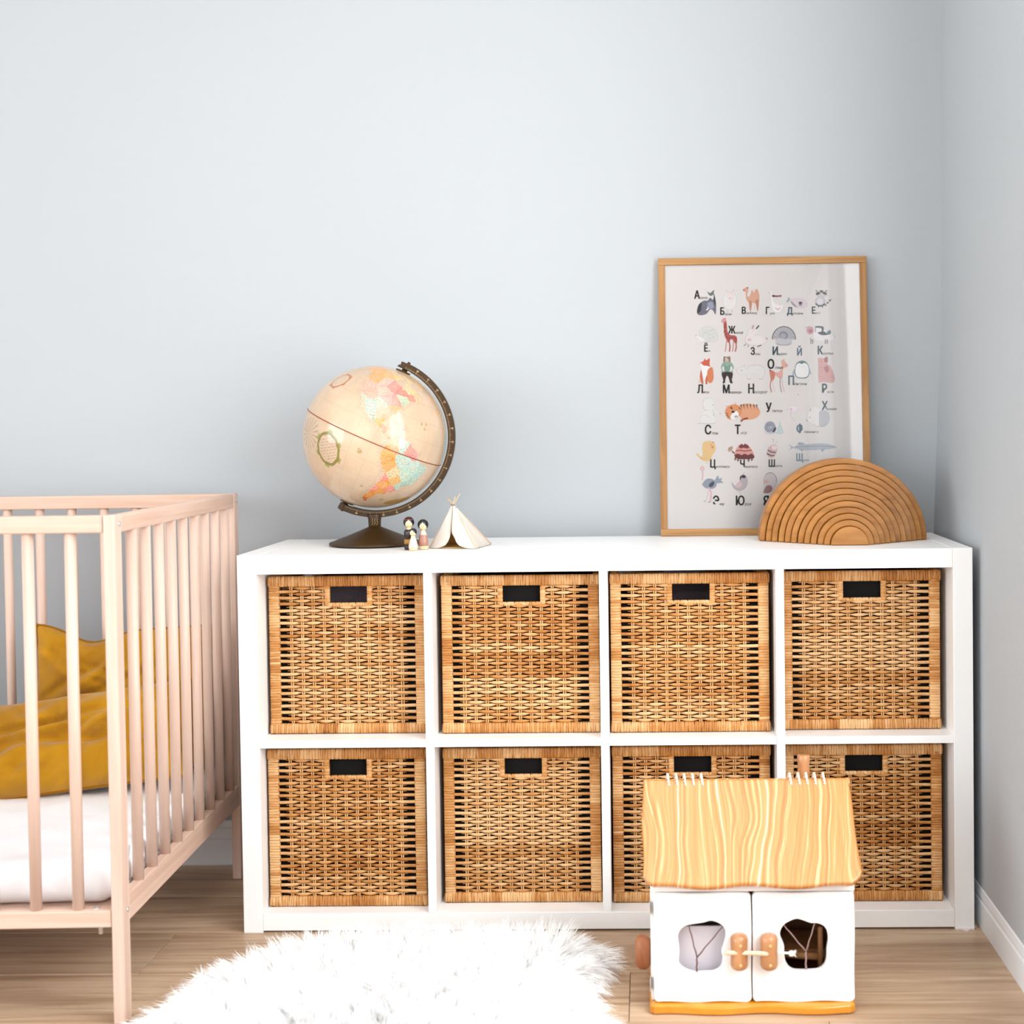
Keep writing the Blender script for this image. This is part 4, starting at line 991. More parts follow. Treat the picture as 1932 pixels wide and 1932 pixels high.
mb = MB(); mb.add([(FWd - 0.002, 0.0042, FWd - 0.002), (PWd - FWd + 0.002, 0.0042, FWd - 0.002), (PWd - FWd + 0.002, 0.0042, PHt - FWd + 0.002), (FWd - 0.002, 0.0042, PHt - FWd + 0.002)], [(0, 1, 2, 3)])
obj('glass_pane', mb.mesh('glass_pane', M_glass), pic)
# print artwork. Sheet units: a 0..1740 x 0..2310 drawing grid laid over the poster
def sh_uv(x, y):
    px, py = 1220 + x / 4.391, 460 + y / 4.391
    lx = 1239 + (py - 490) * 8 / 523; u = (px - lx) / 396 * PWd
    bt = 1013 - (px - 1247) * 3 / 396; tp_ = 490 - (px - 1239) * 7 / 396
    return u, (bt - py) / (bt - tp_) * PHt
class Art(MB):
    layer = 0
    def poly(s, pts, colr, smooth=True, n=5):
        P = spline(pts, n) if smooth else np.array(pts, float)
        if min(lin(colr)) > 0.50 and not getattr(s, '_in', False) and len(P) > 3 and not getattr(s, '_ln', False):
            s._in = True; m_ = P.mean(0); d_ = P - m_; r_ = np.hypot(d_[:, 0], d_[:, 1])[:, None]
            s.poly(m_ + d_ * (1 + 2.2 / np.maximum(r_, 6)), '%02x%02x%02x' % tuple(int(int(colr[i:i + 2], 16) * 0.86) for i in (0, 2, 4)), False); s._in = False
        s.layer += 1; y = 0.00672 - s.layer * 1.6e-6
        W_ = [(*sh_uv(p[0], p[1]),) for p in P]; c = np.array([sum(q[0] for q in W_) / len(W_), sum(q[1] for q in W_) / len(W_)])
        V, F = None, None
        from mathutils.geometry import tessellate_polygon
        tri = tessellate_polygon([[Vector((q[0], q[1], 0)) for q in W_]])
        s.add([(q[0], y, q[1]) for q in W_], [tuple(t) for t in tri], (*lin(colr), 1))
    def ell(s, cx, cy, rx, ry, colr, rot=0, n=18):
        r = math.radians(rot); s.poly([(cx + rx * math.cos(a) * math.cos(r) - ry * math.sin(a) * math.sin(r), cy + rx * math.cos(a) * math.sin(r) + ry * math.sin(a) * math.cos(r)) for a in np.linspace(0, 2 * PI, n, endpoint=False)], colr, False)
    def line(s, pts, w_, colr):
        P = np.array(pts, float); t = np.gradient(P, axis=0); t /= np.linalg.norm(t, axis=1)[:, None] + 1e-9; nrm = np.stack([-t[:, 1], t[:, 0]], 1) * w_ / 2
        s._ln = True; s.poly(list(P + nrm) + list((P - nrm)[::-1]), colr, False); s._ln = False
    def arc(s, cx, cy, rx, ry, a0, a1, w_, colr, n=14): s.line([(cx + rx * math.cos(a), cy + ry * math.sin(a)) for a in np.linspace(math.radians(a0), math.radians(a1), n)], w_, colr)
A = Art()
# whale
A.poly([(412, 560), (425, 515), (465, 480), (500, 478), (520, 455), (545, 470), (552, 440), (540, 418), (556, 425), (566, 470), (572, 530), (566, 595), (545, 560), (520, 555), (490, 590), (445, 602), (415, 590)], '6f6f7c')
A.poly([(412, 560), (425, 515), (450, 495), (445, 560), (420, 585)], '3c3e42'); A.poly([(500, 500), (540, 490), (550, 540), (520, 550), (498, 545)], '9a9aac')
A.poly([(497, 400), (520, 415), (553, 390), (550, 420), (535, 438), (512, 432)], '6e7673'); A.poly([(552, 440), (566, 470), (570, 520), (552, 490)], '3d4341'); A.ell(497, 548, 12, 8, 'f4f0f0', -50); A.ell(492, 545, 6, 6, '1c1c20'); A.ell(500, 517, 4, 3, '2a2a30')
# sheep
A.ell(685, 480, 58, 75, 'e6e1de'); A.arc(685, 480, 58, 75, 0, 350, 3, 'd2ccc9', 30); A.ell(690, 440, 22, 28, 'eed9d6'); A.ell(688, 455, 7, 5, 'dba9a6'); A.line([(655, 400), (662, 385)], 4, 'b5afac'); A.line([(712, 400), (720, 388)], 4, 'b5afac'); A.line([(668, 560), (665, 575)], 4, 'a09a98'); A.line([(703, 560), (706, 575)], 4, 'a09a98')
# camel
A.poly([(797, 385), (812, 370), (838, 368), (840, 395), (832, 430), (845, 445), (858, 420), (872, 385), (886, 410), (900, 385), (918, 385), (932, 430), (930, 480), (905, 500), (870, 495), (840, 490), (822, 460), (818, 410), (805, 400)], 'd8a58d')
A.poly([(845, 480), (870, 490), (862, 560), (855, 565), (850, 520)], 'c4876e'); A.poly([(900, 480), (928, 470), (922, 558), (914, 560), (905, 515)], 'c4876e'); A.line([(845, 500), (848, 555)], 6, 'e3c3b6'); A.line([(890, 500), (893, 552)], 6, 'e3c3b6'); A.ell(833, 370, 8, 5, '7a4a38'); A.ell(802, 390, 8, 6, 'a56d5c')
# goose
A.poly([(1012, 402), (1024, 398), (1034, 410), (1040, 450), (1062, 500), (1110, 520), (1130, 510), (1120, 555), (1080, 580), (1045, 560), (1032, 500), (1028, 430)], 'eeeae8'); A.line([(1040, 436), (1075, 440), (1118, 436)], 14, '8b4f55'); A.ell(1050, 438, 11, 9, '4a2c30'); A.ell(1016, 411, 6, 4, 'cc8c88'); A.poly([(1068, 530), (1085, 545), (1110, 532), (1095, 555), (1075, 552)], 'dcb3b4'); A.arc(1085, 530, 50, 50, 20, 170, 2, 'c9c3c4')
# dolphin
A.poly([(1190, 470), (1230, 458), (1290, 460), (1325, 490), (1330, 520), (1290, 535), (1240, 530), (1205, 500)], 'ddcdd2'); A.poly([(1195, 480), (1225, 505), (1250, 530), (1225, 525), (1200, 500)], '9a9598'); A.ell(1275, 495, 16, 11, '4c4045'); A.ell(1275, 512, 14, 8, '8a7a80'); A.poly([(1157, 488), (1180, 445), (1186, 470), (1172, 488)], 'a3a9a8')
# raccoon
A.poly([(1403, 385), (1420, 398), (1475, 398), (1497, 385), (1497, 430), (1470, 445), (1425, 445), (1405, 425)], 'cdc6c2', False); A.ell(1422, 415, 19, 11, '3a3d3c', -25); A.ell(1476, 413, 19, 11, '3a3d3c', 25); A.poly([(1435, 392), (1450, 388), (1465, 392), (1450, 410)], '424544'); A.line([(1403, 388), (1418, 400)], 6, '4a4e4c'); A.line([(1497, 388), (1482, 400)], 6, '4a4e4c')
A.ell(1440, 480, 42, 38, 'c9c5c7'); A.ell(1438, 482, 25, 25, 'ded6d8'); A.arc(1440, 485, 40, 36, 20, 160, 12, '424846'); A.line([(1425, 522), (1424, 536)], 6, '3c3f3e'); A.line([(1457, 522), (1460, 536)], 6, '3c3f3e')
for k in range(6): A.line([(1480 + k * 9, 520 - k * 10), (1493 + k * 9, 508 - k * 9 - 4)], 9, '3e4442' if k % 2 == 0 else 'bdb9b6'); A.line([(1474 + k * 9, 508 - k * 10), (1490 + k * 9, 514 - k * 10)], 7, '50565a' if k % 2 == 0 else 'cfcbc8')
# hedgehog
A.poly([(430, 745), (455, 710), (500, 697), (550, 710), (580, 750), (582, 800), (550, 822), (480, 815), (450, 790)], 'd9d8d4'); A.poly([(402, 770), (430, 775), (455, 790), (478, 815), (440, 822), (425, 800), (405, 785)], 'e8e5e2')
for k in range(60):
    a = rng.uniform(0, 6.28); r = rng.uniform(0, 1) ** 0.5; x, y = 512 + 62 * r * math.cos(a), 760 + 52 * r * math.sin(a); A.line([(x, y), (x + 8, y - 7)], 2, 'b9bab6')
A.ell(404, 772, 4, 4, '8a8886'); A.ell(437, 775, 4, 3, '9a9896')
# giraffe
A.poly([(615, 655), (625, 630), (650, 622), (657, 645), (662, 690), (668, 740), (690, 765), (730, 770), (746, 790), (745, 835), (725, 830), (700, 800), (675, 830), (655, 800), (640, 760), (635, 700), (632, 660)], 'b25a52'); A.poly([(615, 655), (625, 630), (650, 622), (655, 650), (632, 660), (620, 662)], 'd79a98')
A.line([(662, 800), (652, 880), (648, 905)], 9, 'cf8e88'); A.line([(680, 810), (688, 860), (684, 905)], 10, 'a94f4c'); A.line([(718, 815), (714, 870), (708, 905)], 9, 'cf8e88'); A.line([(738, 810), (740, 870), (732, 905)], 10, 'b25f58')
for (x, y) in ((645, 700), (648, 730), (655, 760), (662, 785), (684, 790), (705, 785), (728, 790), (650, 680), (670, 800), (738, 805), (640, 740)): A.ell(x, y, 6, 5, '7c2e30')
# rabbit
A.poly([(815, 800), (830, 760), (850, 715), (882, 685), (890, 700), (865, 750), (895, 720), (925, 685), (932, 695), (905, 740), (885, 775), (940, 775), (985, 800), (1000, 785), (995, 812), (960, 840), (900, 850), (840, 845), (818, 825)], 'eae0dd'); A.line([(884, 684), (872, 715)], 11, 'b98f8c'); A.line([(930, 686), (905, 715)], 11, '4b4446'); A.ell(992, 795, 9, 9, 'd1a6a0'); A.ell(850, 805, 14, 9, 'e2c4c2')
A.line([(802, 856), (826, 838)], 6, '8f7270'); A.line([(834, 865), (845, 845)], 6, 'a08886'); A.line([(915, 862), (950, 850)], 7, '5c4846'); A.line([(880, 858), (892, 848)], 5, 'b7a5a3'); A.arc(850, 800, 36, 42, 100, 260, 2, 'c9b5b2')
# turkey
A.poly([(1038, 795), (1052, 745), (1085, 708), (1135, 692), (1185, 705), (1222, 745), (1235, 800), (1190, 800), (1135, 790), (1080, 800)], 'b5b0b6')
A.arc(1137, 800, 97, 106, 180, 360, 8, '6a676c', 26)
for k in range(9): a = math.radians(195 + k * 19); A.line([(1137 + 45 * math.cos(a), 800 + 48 * math.sin(a)), (1137 + 88 * math.cos(a), 800 + 95 * math.sin(a))], 3, '8e8a90')
A.ell(1133, 770, 38, 38, '8f8b93'); A.ell(1130, 775, 24, 24, 'a9a5ad'); A.poly([(1070, 815), (1095, 790), (1140, 800), (1190, 795), (1200, 835), (1170, 850), (1130, 846), (1085, 852)], 'c6c2c6'); A.arc(1135, 825, 58, 24, 20, 160, 4, '77747a')
# cow
A.poly([(1395, 700), (1460, 695), (1500, 740), (1560, 760), (1550, 800), (1500, 815), (1420, 812), (1385, 785), (1385, 730)], 'ece4e4'); A.ell(1355, 725, 32, 35, 'cfa3a7'); A.ell(1358, 730, 18, 18, 'b57b82'); A.line([(1398, 700), (1400, 740)], 7, '8e9396'); A.poly([(1400, 690), (1465, 694), (1462, 745), (1450, 745), (1448, 708), (1405, 702)], '565b5c'); A.poly([(1418, 745), (1445, 735), (1475, 735), (1490, 745), (1520, 725), (1522, 755), (1460, 765), (1425, 752)], '4c494b'); A.poly([(1490, 745), (1520, 722), (1524, 755), (1495, 758)], '5c7882')
for x in (1362, 1378, 1482, 1498): A.line([(x, 800), (x - 2, 838)], 7, '6b6e6e')
A.line([(1310, 705), (1345, 690)], 4, 'a0a4a2'); A.line([(1355, 790), (1370, 815)], 9, '8d9390'); A.line([(1545, 755), (1562, 785)], 3, '8a8e8c')
# fox
A.poly([(432, 1000), (465, 985), (478, 962), (490, 978), (515, 960), (520, 975), (518, 1010), (525, 1032), (500, 1025), (482, 1030), (465, 1018), (448, 1000)], 'd2604a'); A.ell(482, 1028, 6, 4, '2c1c1a'); A.poly([(440, 1010), (470, 1022), (520, 1032), (505, 1060), (495, 1100), (478, 1150), (462, 1100), (450, 1050)], 'f2eeec')
A.poly([(445, 1060), (455, 1090), (466, 1165), (450, 1168), (438, 1120)], 'cf6d4c'); A.poly([(505, 1055), (530, 1035), (545, 1045), (552, 1110), (545, 1150), (520, 1168), (500, 1140), (498, 1090)], 'd98258'); A.poly([(484, 1130), (502, 1100), (500, 1170), (486, 1172)], 'cb7050'); A.line([(430, 1140), (436, 1165)], 8, 'e0b8a4'); A.line([(460, 1168), (466, 1172)], 6, '5c2a20'); A.line([(488, 1170), (496, 1172)], 6, '5c2a20')
# bear
A.poly([(636, 950), (642, 943), (655, 948), (675, 946), (688, 944), (691, 956), (692, 985), (680, 998), (645, 998), (633, 985)], '8f7364'); A.ell(662, 978, 17, 17, 'cdb3a4'); A.ell(656, 962, 6, 6, 'f2e8e2'); A.ell(656, 963, 3, 2, '2a1f1c')
A.poly([(640, 990), (690, 990), (712, 1010), (720, 1040), (708, 1060), (710, 1082), (620, 1082), (622, 1060), (613, 1040), (620, 1010)], '93ab9d'); A.ell(640, 1050, 13, 22, 'e9e0dc', -30); A.ell(692, 1050, 13, 22, 'e9e0dc', 30); A.poly([(640, 1010), (665, 1030), (690, 1010), (685, 1070), (645, 1070)], '7f9a8c')
A.poly([(622, 1080), (708, 1080), (704, 1140), (712, 1165), (690, 1165), (680, 1130), (665, 1105), (652, 1130), (645, 1165), (627, 1166), (632, 1140)], '3f302e')
# rhino
A.poly([(745, 1060), (790, 1030), (820, 1018), (870, 1025), (930, 1015), (972, 1040), (975, 1090), (955, 1130), (935, 1125), (915, 1095), (870, 1092), (855, 1130), (835, 1130), (825, 1095), (790, 1095), (762, 1085)], 'e0ddda'); A.arc(900, 1060, 75, 46, 190, 330, 3, 'c2beba'); A.line([(745, 1060), (735, 1050)], 4, 'c6c2be'); A.ell(785, 1062, 4, 4, '5a5854'); A.arc(846, 1125, 14, 8, 0, 180, 3, 'aaa6a2'); A.arc(943, 1125, 14, 8, 0, 180, 3, 'aaa6a2'); A.line([(800, 1020), (812, 1032)], 3, 'a6a29e')
# deer
A.poly([(1018, 1068), (1040, 1060), (1060, 1075), (1100, 1070), (1118, 1020), (1115, 985), (1135, 970), (1150, 990), (1172, 1025), (1150, 1035), (1130, 1045), (1128, 1095), (1120, 1125), (1090, 1120), (1062, 1100), (1050, 1140), (1030, 1150), (1022, 1110)], 'dda899'); A.poly([(1018, 1068), (1040, 1060), (1062, 1080), (1058, 1125), (1035, 1150), (1024, 1110)], 'cc8068'); A.poly([(1015, 1060), (1022, 1050), (1028, 1072)], '6d3d34')
A.line([(1030, 1140), (1022, 1190), (1034, 1242)], 8, 'c07468'); A.line([(1042, 1140), (1048, 1190), (1060, 1240)], 6, 'e2c2ba'); A.line([(1105, 1115), (1105, 1180), (1116, 1242)], 8, 'a98f8c'); A.line([(1120, 1110), (1124, 1180), (1140, 1240)], 6, 'c9b0ab'); A.line([(1120, 985), (1112, 975)], 8, 'd9b0a6'); A.line([(1135, 972), (1140, 962)], 5, 'a98c88'); A.ell(1155, 1012, 4, 4, '6e4c48')
# penguin
A.poly([(1218, 1050), (1205, 1095), (1215, 1100), (1228, 1075)], 'a7b6c0'); A.poly([(1350, 1045), (1364, 1085), (1355, 1092), (1345, 1070)], 'a7b6c0'); A.poly([(1225, 1060), (1235, 1010), (1260, 985), (1290, 978), (1320, 988), (1342, 1020), (1350, 1060), (1345, 1100), (1325, 1122), (1285, 1127), (1245, 1120), (1228, 1095)], '6c8089'); A.poly([(1232, 1060), (1240, 1018), (1262, 1000), (1285, 1008), (1310, 998), (1335, 1020), (1343, 1060), (1338, 1095), (1320, 1113), (1285, 1118), (1250, 1112), (1236, 1092)], 'efecea'); A.ell(1268, 1025, 3, 3, '9a9a98'); A.ell(1306, 1025, 3, 3, '9a9a98'); A.ell(1287, 1032, 4, 3, 'd0a894')
# lynx
A.poly([(1420, 960), (1440, 955), (1470, 958), (1490, 945), (1500, 945), (1500, 1005), (1520, 1020), (1545, 1070), (1560, 1130), (1545, 1160), (1500, 1160), (1470, 1155), (1440, 1160), (1425, 1155), (1420, 1080), (1422, 1030)], 'd9a9a4'); A.poly([(1470, 962), (1498, 945), (1500, 990), (1480, 985)], 'b5706c'); A.poly([(1470, 1040), (1500, 1020), (1512, 1060), (1490, 1080)], 'bd807c'); A.ell(1478, 985, 5, 5, '6d4140'); A.ell(1448, 985, 4, 4, '8d5f5c'); A.arc(1455, 1010, 30, 26, 20, 160, 3, 'b98884')
for k in range(50): x, y = rng.uniform(1425, 1545), rng.uniform(965, 1150); (A.ell(x, y, 3.2, 2.6, 'c48580') if inpoly(np.array([x]), np.array([y]), [(1425, 965), (1495, 965), (1500, 1010), (1550, 1110), (1545, 1150), (1425, 1150)])[0] else None)
# elephant
A.poly([(470, 1300), (500, 1288), (540, 1300), (555, 1340), (560, 1375), (590, 1405), (612, 1418), (600, 1425), (570, 1412), (540, 1385), (555, 1440), (565, 1495), (500, 1502), (450, 1500), (443, 1460), (460, 1410), (490, 1392), (470, 1370), (463, 1335)], 'e4e1de'); A.arc(498, 1345, 36, 50, 60, 290, 3, 'c4c1be'); A.arc(480, 1470, 40, 38, 190, 350, 3, 'c9c6c3'); A.line([(415, 1503), (445, 1500), (500, 1505), (560, 1500), (572, 1494)], 3, 'b3afac'); A.ell(546, 1350, 4, 4, '8c8a88'); A.line([(600, 1420), (612, 1420)], 5, 'a5a2a0'); A.line([(553, 1420), (556, 1440)], 4, '9a9896')
# tiger
A.poly([(760, 1370), (780, 1345), (830, 1336), (890, 1345), (930, 1380), (938, 1415), (915, 1450), (860, 1470), (800, 1468), (770, 1440)], 'e3a57f'); A.poly([(650, 1390), (670, 1360), (705, 1345), (745, 1345), (775, 1365), (790, 1400), (770, 1440), (720, 1440), (690, 1470), (660, 1445), (648, 1415)], 'e09566'); A.poly([(700, 1430), (720, 1410), (745, 1400), (760, 1425), (748, 1455), (715, 1468), (695, 1455)], 'f3efed'); A.ell(714, 1405, 14, 9, '1f1c1c')
for k, x in enumerate((778, 800, 828, 855, 885, 908)): A.poly([(x - 5, 1345 - (4 if 1 < k < 4 else 0)), (x + 8, 1342), (x + 8, 1372), (x + 12, 1392)], '5a4c44', False)
for (p, q) in (((688, 1368), (705, 1380)), ((700, 1358), (708, 1385)), ((655, 1420), (672, 1418)), ((658, 1440), (674, 1432)), ((668, 1455), (682, 1444)), ((725, 1440), (740, 1455)), ((738, 1434), (752, 1450)), ((762, 1368), (775, 1385))): A.line([p, ((p[0] + q[0]) / 2, (p[1] + q[1]) / 2), q], 6, '3a302c')
A.ell(660, 1358, 8, 7, 'ddbcb4'); A.ell(733, 1335, 8, 9, 'ddbcb4'); A.poly([(775, 1480), (790, 1462), (830, 1452), (840, 1462), (800, 1475), (785, 1490)], 'a85842'); A.ell(812, 1462, 5, 5, '3a2622'); A.ell(832, 1458, 5, 5, '3a2622')
# snail and tree
A.ell(1020, 1530, 48, 48, 'b5b4bc'); A.ell(1024, 1525, 40, 40, '9b9ba6'); A.ell(1010, 1540, 28, 28, 'bcbcc6')
for r_, w_ in ((26, 5), (16, 4), (8, 4)): A.arc(1008, 1540, r_, r_, 0, 320, w_, '6f6f7a', 20)
A.poly([(1045, 1560), (1065, 1530), (1072, 1545), (1060, 1570), (1040, 1578)], '4c4c54'); A.poly([(970, 1565), (1010, 1578), (1080, 1570), (1070, 1582), (1000, 1585)], 'cdccd0'); A.poly([(1080, 1580), (1095, 1520), (1102, 1480), (1115, 1530), (1130, 1578)], 'c3d2d0')
# flamingo
A.arc(1245, 1240, 22, 26, 180, 400, 6, 'e6dad8'); A.line([(1262, 1250), (1255, 1290), (1270, 1330), (1262, 1375), (1230, 1400)], 7, 'eadadc'); A.poly([(1170, 1375), (1200, 1355), (1245, 1360), (1255, 1385), (1220, 1405), (1190, 1400)], 'ecdfe4'); A.ell(1196, 1382, 9, 8, 'd9a4b8'); A.line([(1196, 1395), (1192, 1440), (1215, 1470), (1235, 1478)], 3, 'bdb8c0'); A.ell(1256, 1262, 5, 7, 'bfb0ac'); A.line([(1155, 1378), (1175, 1385)], 4, 'd8bcc6')
# hamster
A.poly([(1330, 1440), (1345, 1400), (1365, 1370), (1395, 1360), (1440, 1380), (1490, 1390), (1512, 1430), (1508, 1480), (1480, 1520), (1430, 1525), (1370, 1500), (1335, 1475)], 'e8e4e2'); A.poly([(1435, 1400), (1490, 1400), (1510, 1440), (1505, 1490), (1475, 1520), (1435, 1520), (1430, 1460)], 'c0bfc4'); A.line([(1360, 1375), (1354, 1400)], 5, '9f9a98'); A.ell(1353, 1451, 4, 4, '4c4a48'); A.line([(1320, 1470), (1332, 1482)], 5, '7a7674'); A.arc(1420, 1500, 60, 26, 0, 100, 3, 'a5a2a0')
# chick
A.poly([(410, 1755), (422, 1750), (450, 1775), (465, 1760), (462, 1740), (458, 1700), (470, 1660), (510, 1645), (550, 1655), (570, 1690), (565, 1735), (545, 1760), (530, 1800), (500, 1815), (460, 1805), (430, 1780), (412, 1765)], 'e4bf88'); A.ell(544, 1697, 11, 11, 'dc8c78'); A.ell(530, 1678, 3, 5, '6c5844'); A.line([(545, 1660), (555, 1652)], 5, '5a5048'); A.line([(495, 1812), (498, 1832)], 5, 'd9bd90'); A.arc(470, 1770, 34, 24, 30, 150, 3, 'cda25c')
# tortoise
A.ell(693, 1712, 16, 26, 'b79a82', 40); A.line([(705, 1730), (735, 1755)], 12, '7c5c4c'); A.ell(682, 1705, 4, 4, '3a2c24'); A.poly([(725, 1768), (738, 1720), (765, 1680), (800, 1665), (840, 1680), (868, 1715), (888, 1755), (885, 1785), (830, 1795), (760, 1790)], 'd99c92'); A.poly([(762, 1692), (785, 1672), (800, 1668), (830, 1676), (848, 1698), (830, 1708), (800, 1702), (780, 1708)], '7c3e40'); A.poly([(728, 1760), (760, 1752), (785, 1762), (810, 1752), (840, 1762), (865, 1750), (888, 1768), (884, 1788), (800, 1798), (740, 1786)], '6e3538'); A.line([(740, 1728), (770, 1722), (810, 1730), (870, 1722)], 9, '9c4c50')
for x, y in ((735, 1792), (758, 1800), (845, 1802), (872, 1795)): A.ell(x, y, 9, 16, '5c3c36', 15); A.ell(x + 1, y + 4, 5, 9, 'a48a7c', 15)
A.ell(800, 1671, 7, 5, 'f0e6e2')
# bumblebee
A.poly([(1000, 1690), (975, 1672), (985, 1700), (1010, 1712)], 'dcdfe4'); A.ell(1038, 1730, 40, 58, 'd8b3b0', 22); A.line([(1002, 1722), (1035, 1738), (1068, 1742)], 12, '77706f'); A.line([(994, 1748), (1030, 1768), (1058, 1766)], 12, '6f6868'); A.ell(1058, 1695, 22, 24, 'e6d8d2', 20); A.ell(1050, 1683, 3, 3, '4c4644'); A.ell(1064, 1687, 3, 3, '4c4644'); A.line([(1050, 1660), (1050, 1635), (1040, 1625)], 3, '9a9694'); A.line([(1068, 1665), (1085, 1645)], 3, '9a9694')
# pike
A.poly([(1175, 1670), (1215, 1695), (1250, 1680), (1330, 1672), (1420, 1665), (1500, 1670), (1560, 1690), (1570, 1700), (1520, 1712), (1420, 1718), (1330, 1722), (1260, 1715), (1210, 1705), (1178, 1725), (1192, 1698)], 'b3b8c0'); A.poly([(1250, 1675), (1265, 1655), (1305, 1665), (1295, 1678)], 'a5aab2'); A.poly([(1265, 1715), (1295, 1712), (1290, 1732)], 'a5aab2'); A.poly([(1445, 1715), (1475, 1712), (1452, 1735)], 'a5aab2'); A.ell(1543, 1692, 4, 4, '5c5c62'); A.line([(1230, 1695), (1330, 1690), (1450, 1688), (1540, 1694)], 5, '8e949e')
# ostrich, second sheet block
def S(x, y, ox=1280, oy=820, s=9.66): return ((ox + x / s - 1220) * 4.391, (oy + y / s - 460) * 4.391)
def SP(pts): return [S(*p) for p in pts]
A.line(SP([(440, 600), (430, 650), (445, 760), (430, 860)]), 12, 'ddb9bc'); A.poly(SP([(395, 655), (430, 600), (465, 640), (450, 680)]), 'e3bcbc'); A.poly(SP([(430, 930), (500, 840), (600, 830), (680, 880), (690, 960), (620, 1010), (500, 1000), (440, 950)]), '9499a6'); A.poly(SP([(560, 930), (620, 880), (655, 900), (620, 970), (560, 975)]), '4c5160'); A.poly(SP([(655, 870), (720, 770), (740, 830), (790, 810), (780, 870), (820, 900), (720, 910), (680, 910)]), '98a2b0'); A.line(SP([(550, 990), (600, 1080), (590, 1160), (580, 1240)]), 14, 'dcb6bc'); A.line(SP([(560, 1030), (530, 1130), (500, 1230)]), 7, 'd9c0c4'); A.line(SP([(460, 1240), (500, 1232)]), 7, 'b6a0a4'); A.line(SP([(540, 1255), (585, 1245)]), 8, 'a88c90')
# siskin
A.poly(SP([(970, 890), (1040, 960), (1110, 890), (1120, 800), (1180, 760), (1240, 790), (1265, 880), (1230, 990), (1150, 1045), (1060, 1040), (990, 980)]), 'bcb2b6'); A.poly(SP([(1120, 860), (1120, 790), (1180, 755), (1225, 780), (1210, 820), (1150, 815)]), '5a5456'); A.ell(*S(1185, 790), 9, 8, '2a2628'); A.poly(SP([(1040, 970), (1100, 890), (1150, 900), (1160, 950), (1100, 1000)]), 'd8bcbe'); A.line(SP([(1110, 1045), (1115, 1090), (1145, 1110)]), 3, 'a49c9e'); A.line(SP([(1240, 850), (1320, 770)]), 4, 'd9c4c0'); A.line(SP([(1170, 745), (1200, 720)]), 4, '8e8688')
# last bird, half behind the wooden rainbow
A.poly(SP([(1550, 860), (1580, 770), (1660, 730), (1750, 760), (1790, 850), (1760, 960), (1700, 1060), (1560, 1050), (1555, 950)]), 'd3c8c8'); A.poly(SP([(1550, 1060), (1600, 960), (1680, 950), (1710, 1010), (1660, 1080), (1560, 1090)]), '9c7474'); A.poly(SP([(1555, 870), (1600, 850), (1650, 880), (1600, 915), (1560, 910)]), 'dcaaa4'); A.arc(*S(1670, 850), 52, 60, 220, 380, 5, '8f8a92')
M_print = attr_mat('poster_ink', 0.8, 0.2)
obj('printed_animals', A.mesh('printed_animals', M_print), pic, kind='stuff', label='watercolour animals printed in rows')
T = Art(); T.layer = 720
def put(s, x, y, h, small=None, c='1b1b1c', xs=0.74, dx=None):
    V, F = text_vf(s, 1.0, 0.0, xs)
    capn = 0.73; sc_ = h / capn
    y_ = 0.00672 - T.layer * 1.6e-6
    for q_, (ex, ey) in enumerate(((-0.03, 0), (0.03, 0), (0, 0.02), (0, -0.02), (0, 0), (-0.02, 0.015), (0.02, -0.015), (0.02, 0.015), (-0.02, -0.015))):
        W_ = [sh_uv(x + (v[0] + ex - V[:, 0].min()) * sc_, y - (v[1] + ey) * sc_) for v in V]; T.add([(q[0], y_ - q_ * 4e-7, q[1]) for q in W_], F, (*lin(c), 1))
    wd = (V[:, 0].max() - V[:, 0].min()) * sc_
    if small:
        V, F = text_vf(small, 1.0, 0.0, 0.95, 2, 0.25); s2 = h * 0.44; x0 = x + wd + (4 if dx is None else dx)
        W_ = [sh_uv(x0 + (v[0] - V[:, 0].min()) * s2, y + 2 - v[1] * s2) for v in V]; T.add([(q[0], y_, q[1]) for q in W_], F, (*lin('4a4848'), 1))
for a_ in (('А', 390, 463, 68, 'кула'), ('Б', 608, 598, 62, 'аран'), ('В', 788, 588, 58, 'ерблюд'), ('Г', 988, 590, 60, 'усь'), ('Д', 1165, 590, 58, 'ельфин', '35505c'), ('Е', 1372, 585, 58, 'нот'),  # teal and greyer letters have the curtain reflection put into their ink
           ('Ё', 475, 905, 58, 'ж'), ('Ж', 675, 753, 62, 'ираф'), ('З', 862, 930, 62, 'аяц'), ('И', 1045, 930, 68, 'ндюк', '36464c'), ('Й', 1248, 935, 62, None, '5a6c7a'), ('К', 1420, 925, 70, 'орова', '2c3a40'),
           ('Л', 418, 1250, 70, 'иса'), ('М', 632, 1250, 70, 'едведь'), ('Н', 842, 1250, 78, 'осорог', '3c3e3e'), ('О', 1003, 1045, 78, 'лень'), ('П', 1175, 1180, 76, 'ингвин', '626c76'), ('Р', 1455, 1245, 74, 'ысь', '40484a'),
           ('С', 483, 1590, 76, 'лон'), ('Т', 732, 1588, 76, 'игр'), ('У', 988, 1405, 76, 'литка', '2f2f30'), ('Ф', 1243, 1578, 72, 'ламинго', '5c7480'), ('Х', 1452, 1388, 72, 'омяк', '3e5058'),
           ('Ц', 528, 1865, 66, 'ыпленок'), ('Ч', 775, 1865, 64, 'ерепаха'), ('Ш', 1012, 1858, 60, 'мель', '3a3c3c'), ('Щ', 1240, 1810, 62, 'ука', '7d8d98'),
           ('Э', 552, 2174, 76, 'му'), ('Ю', 741, 2174, 76, 'рок'), ('Я', 968, 2174, 76, None)):
    put(a_[0], a_[1], a_[2], a_[3], a_[4], a_[5] if len(a_) > 5 else '1b1b1c')
obj('printed_letters', T.mesh('printed_letters', M_print), pic, kind='stuff', label='black hand-drawn alphabet letters with small words')

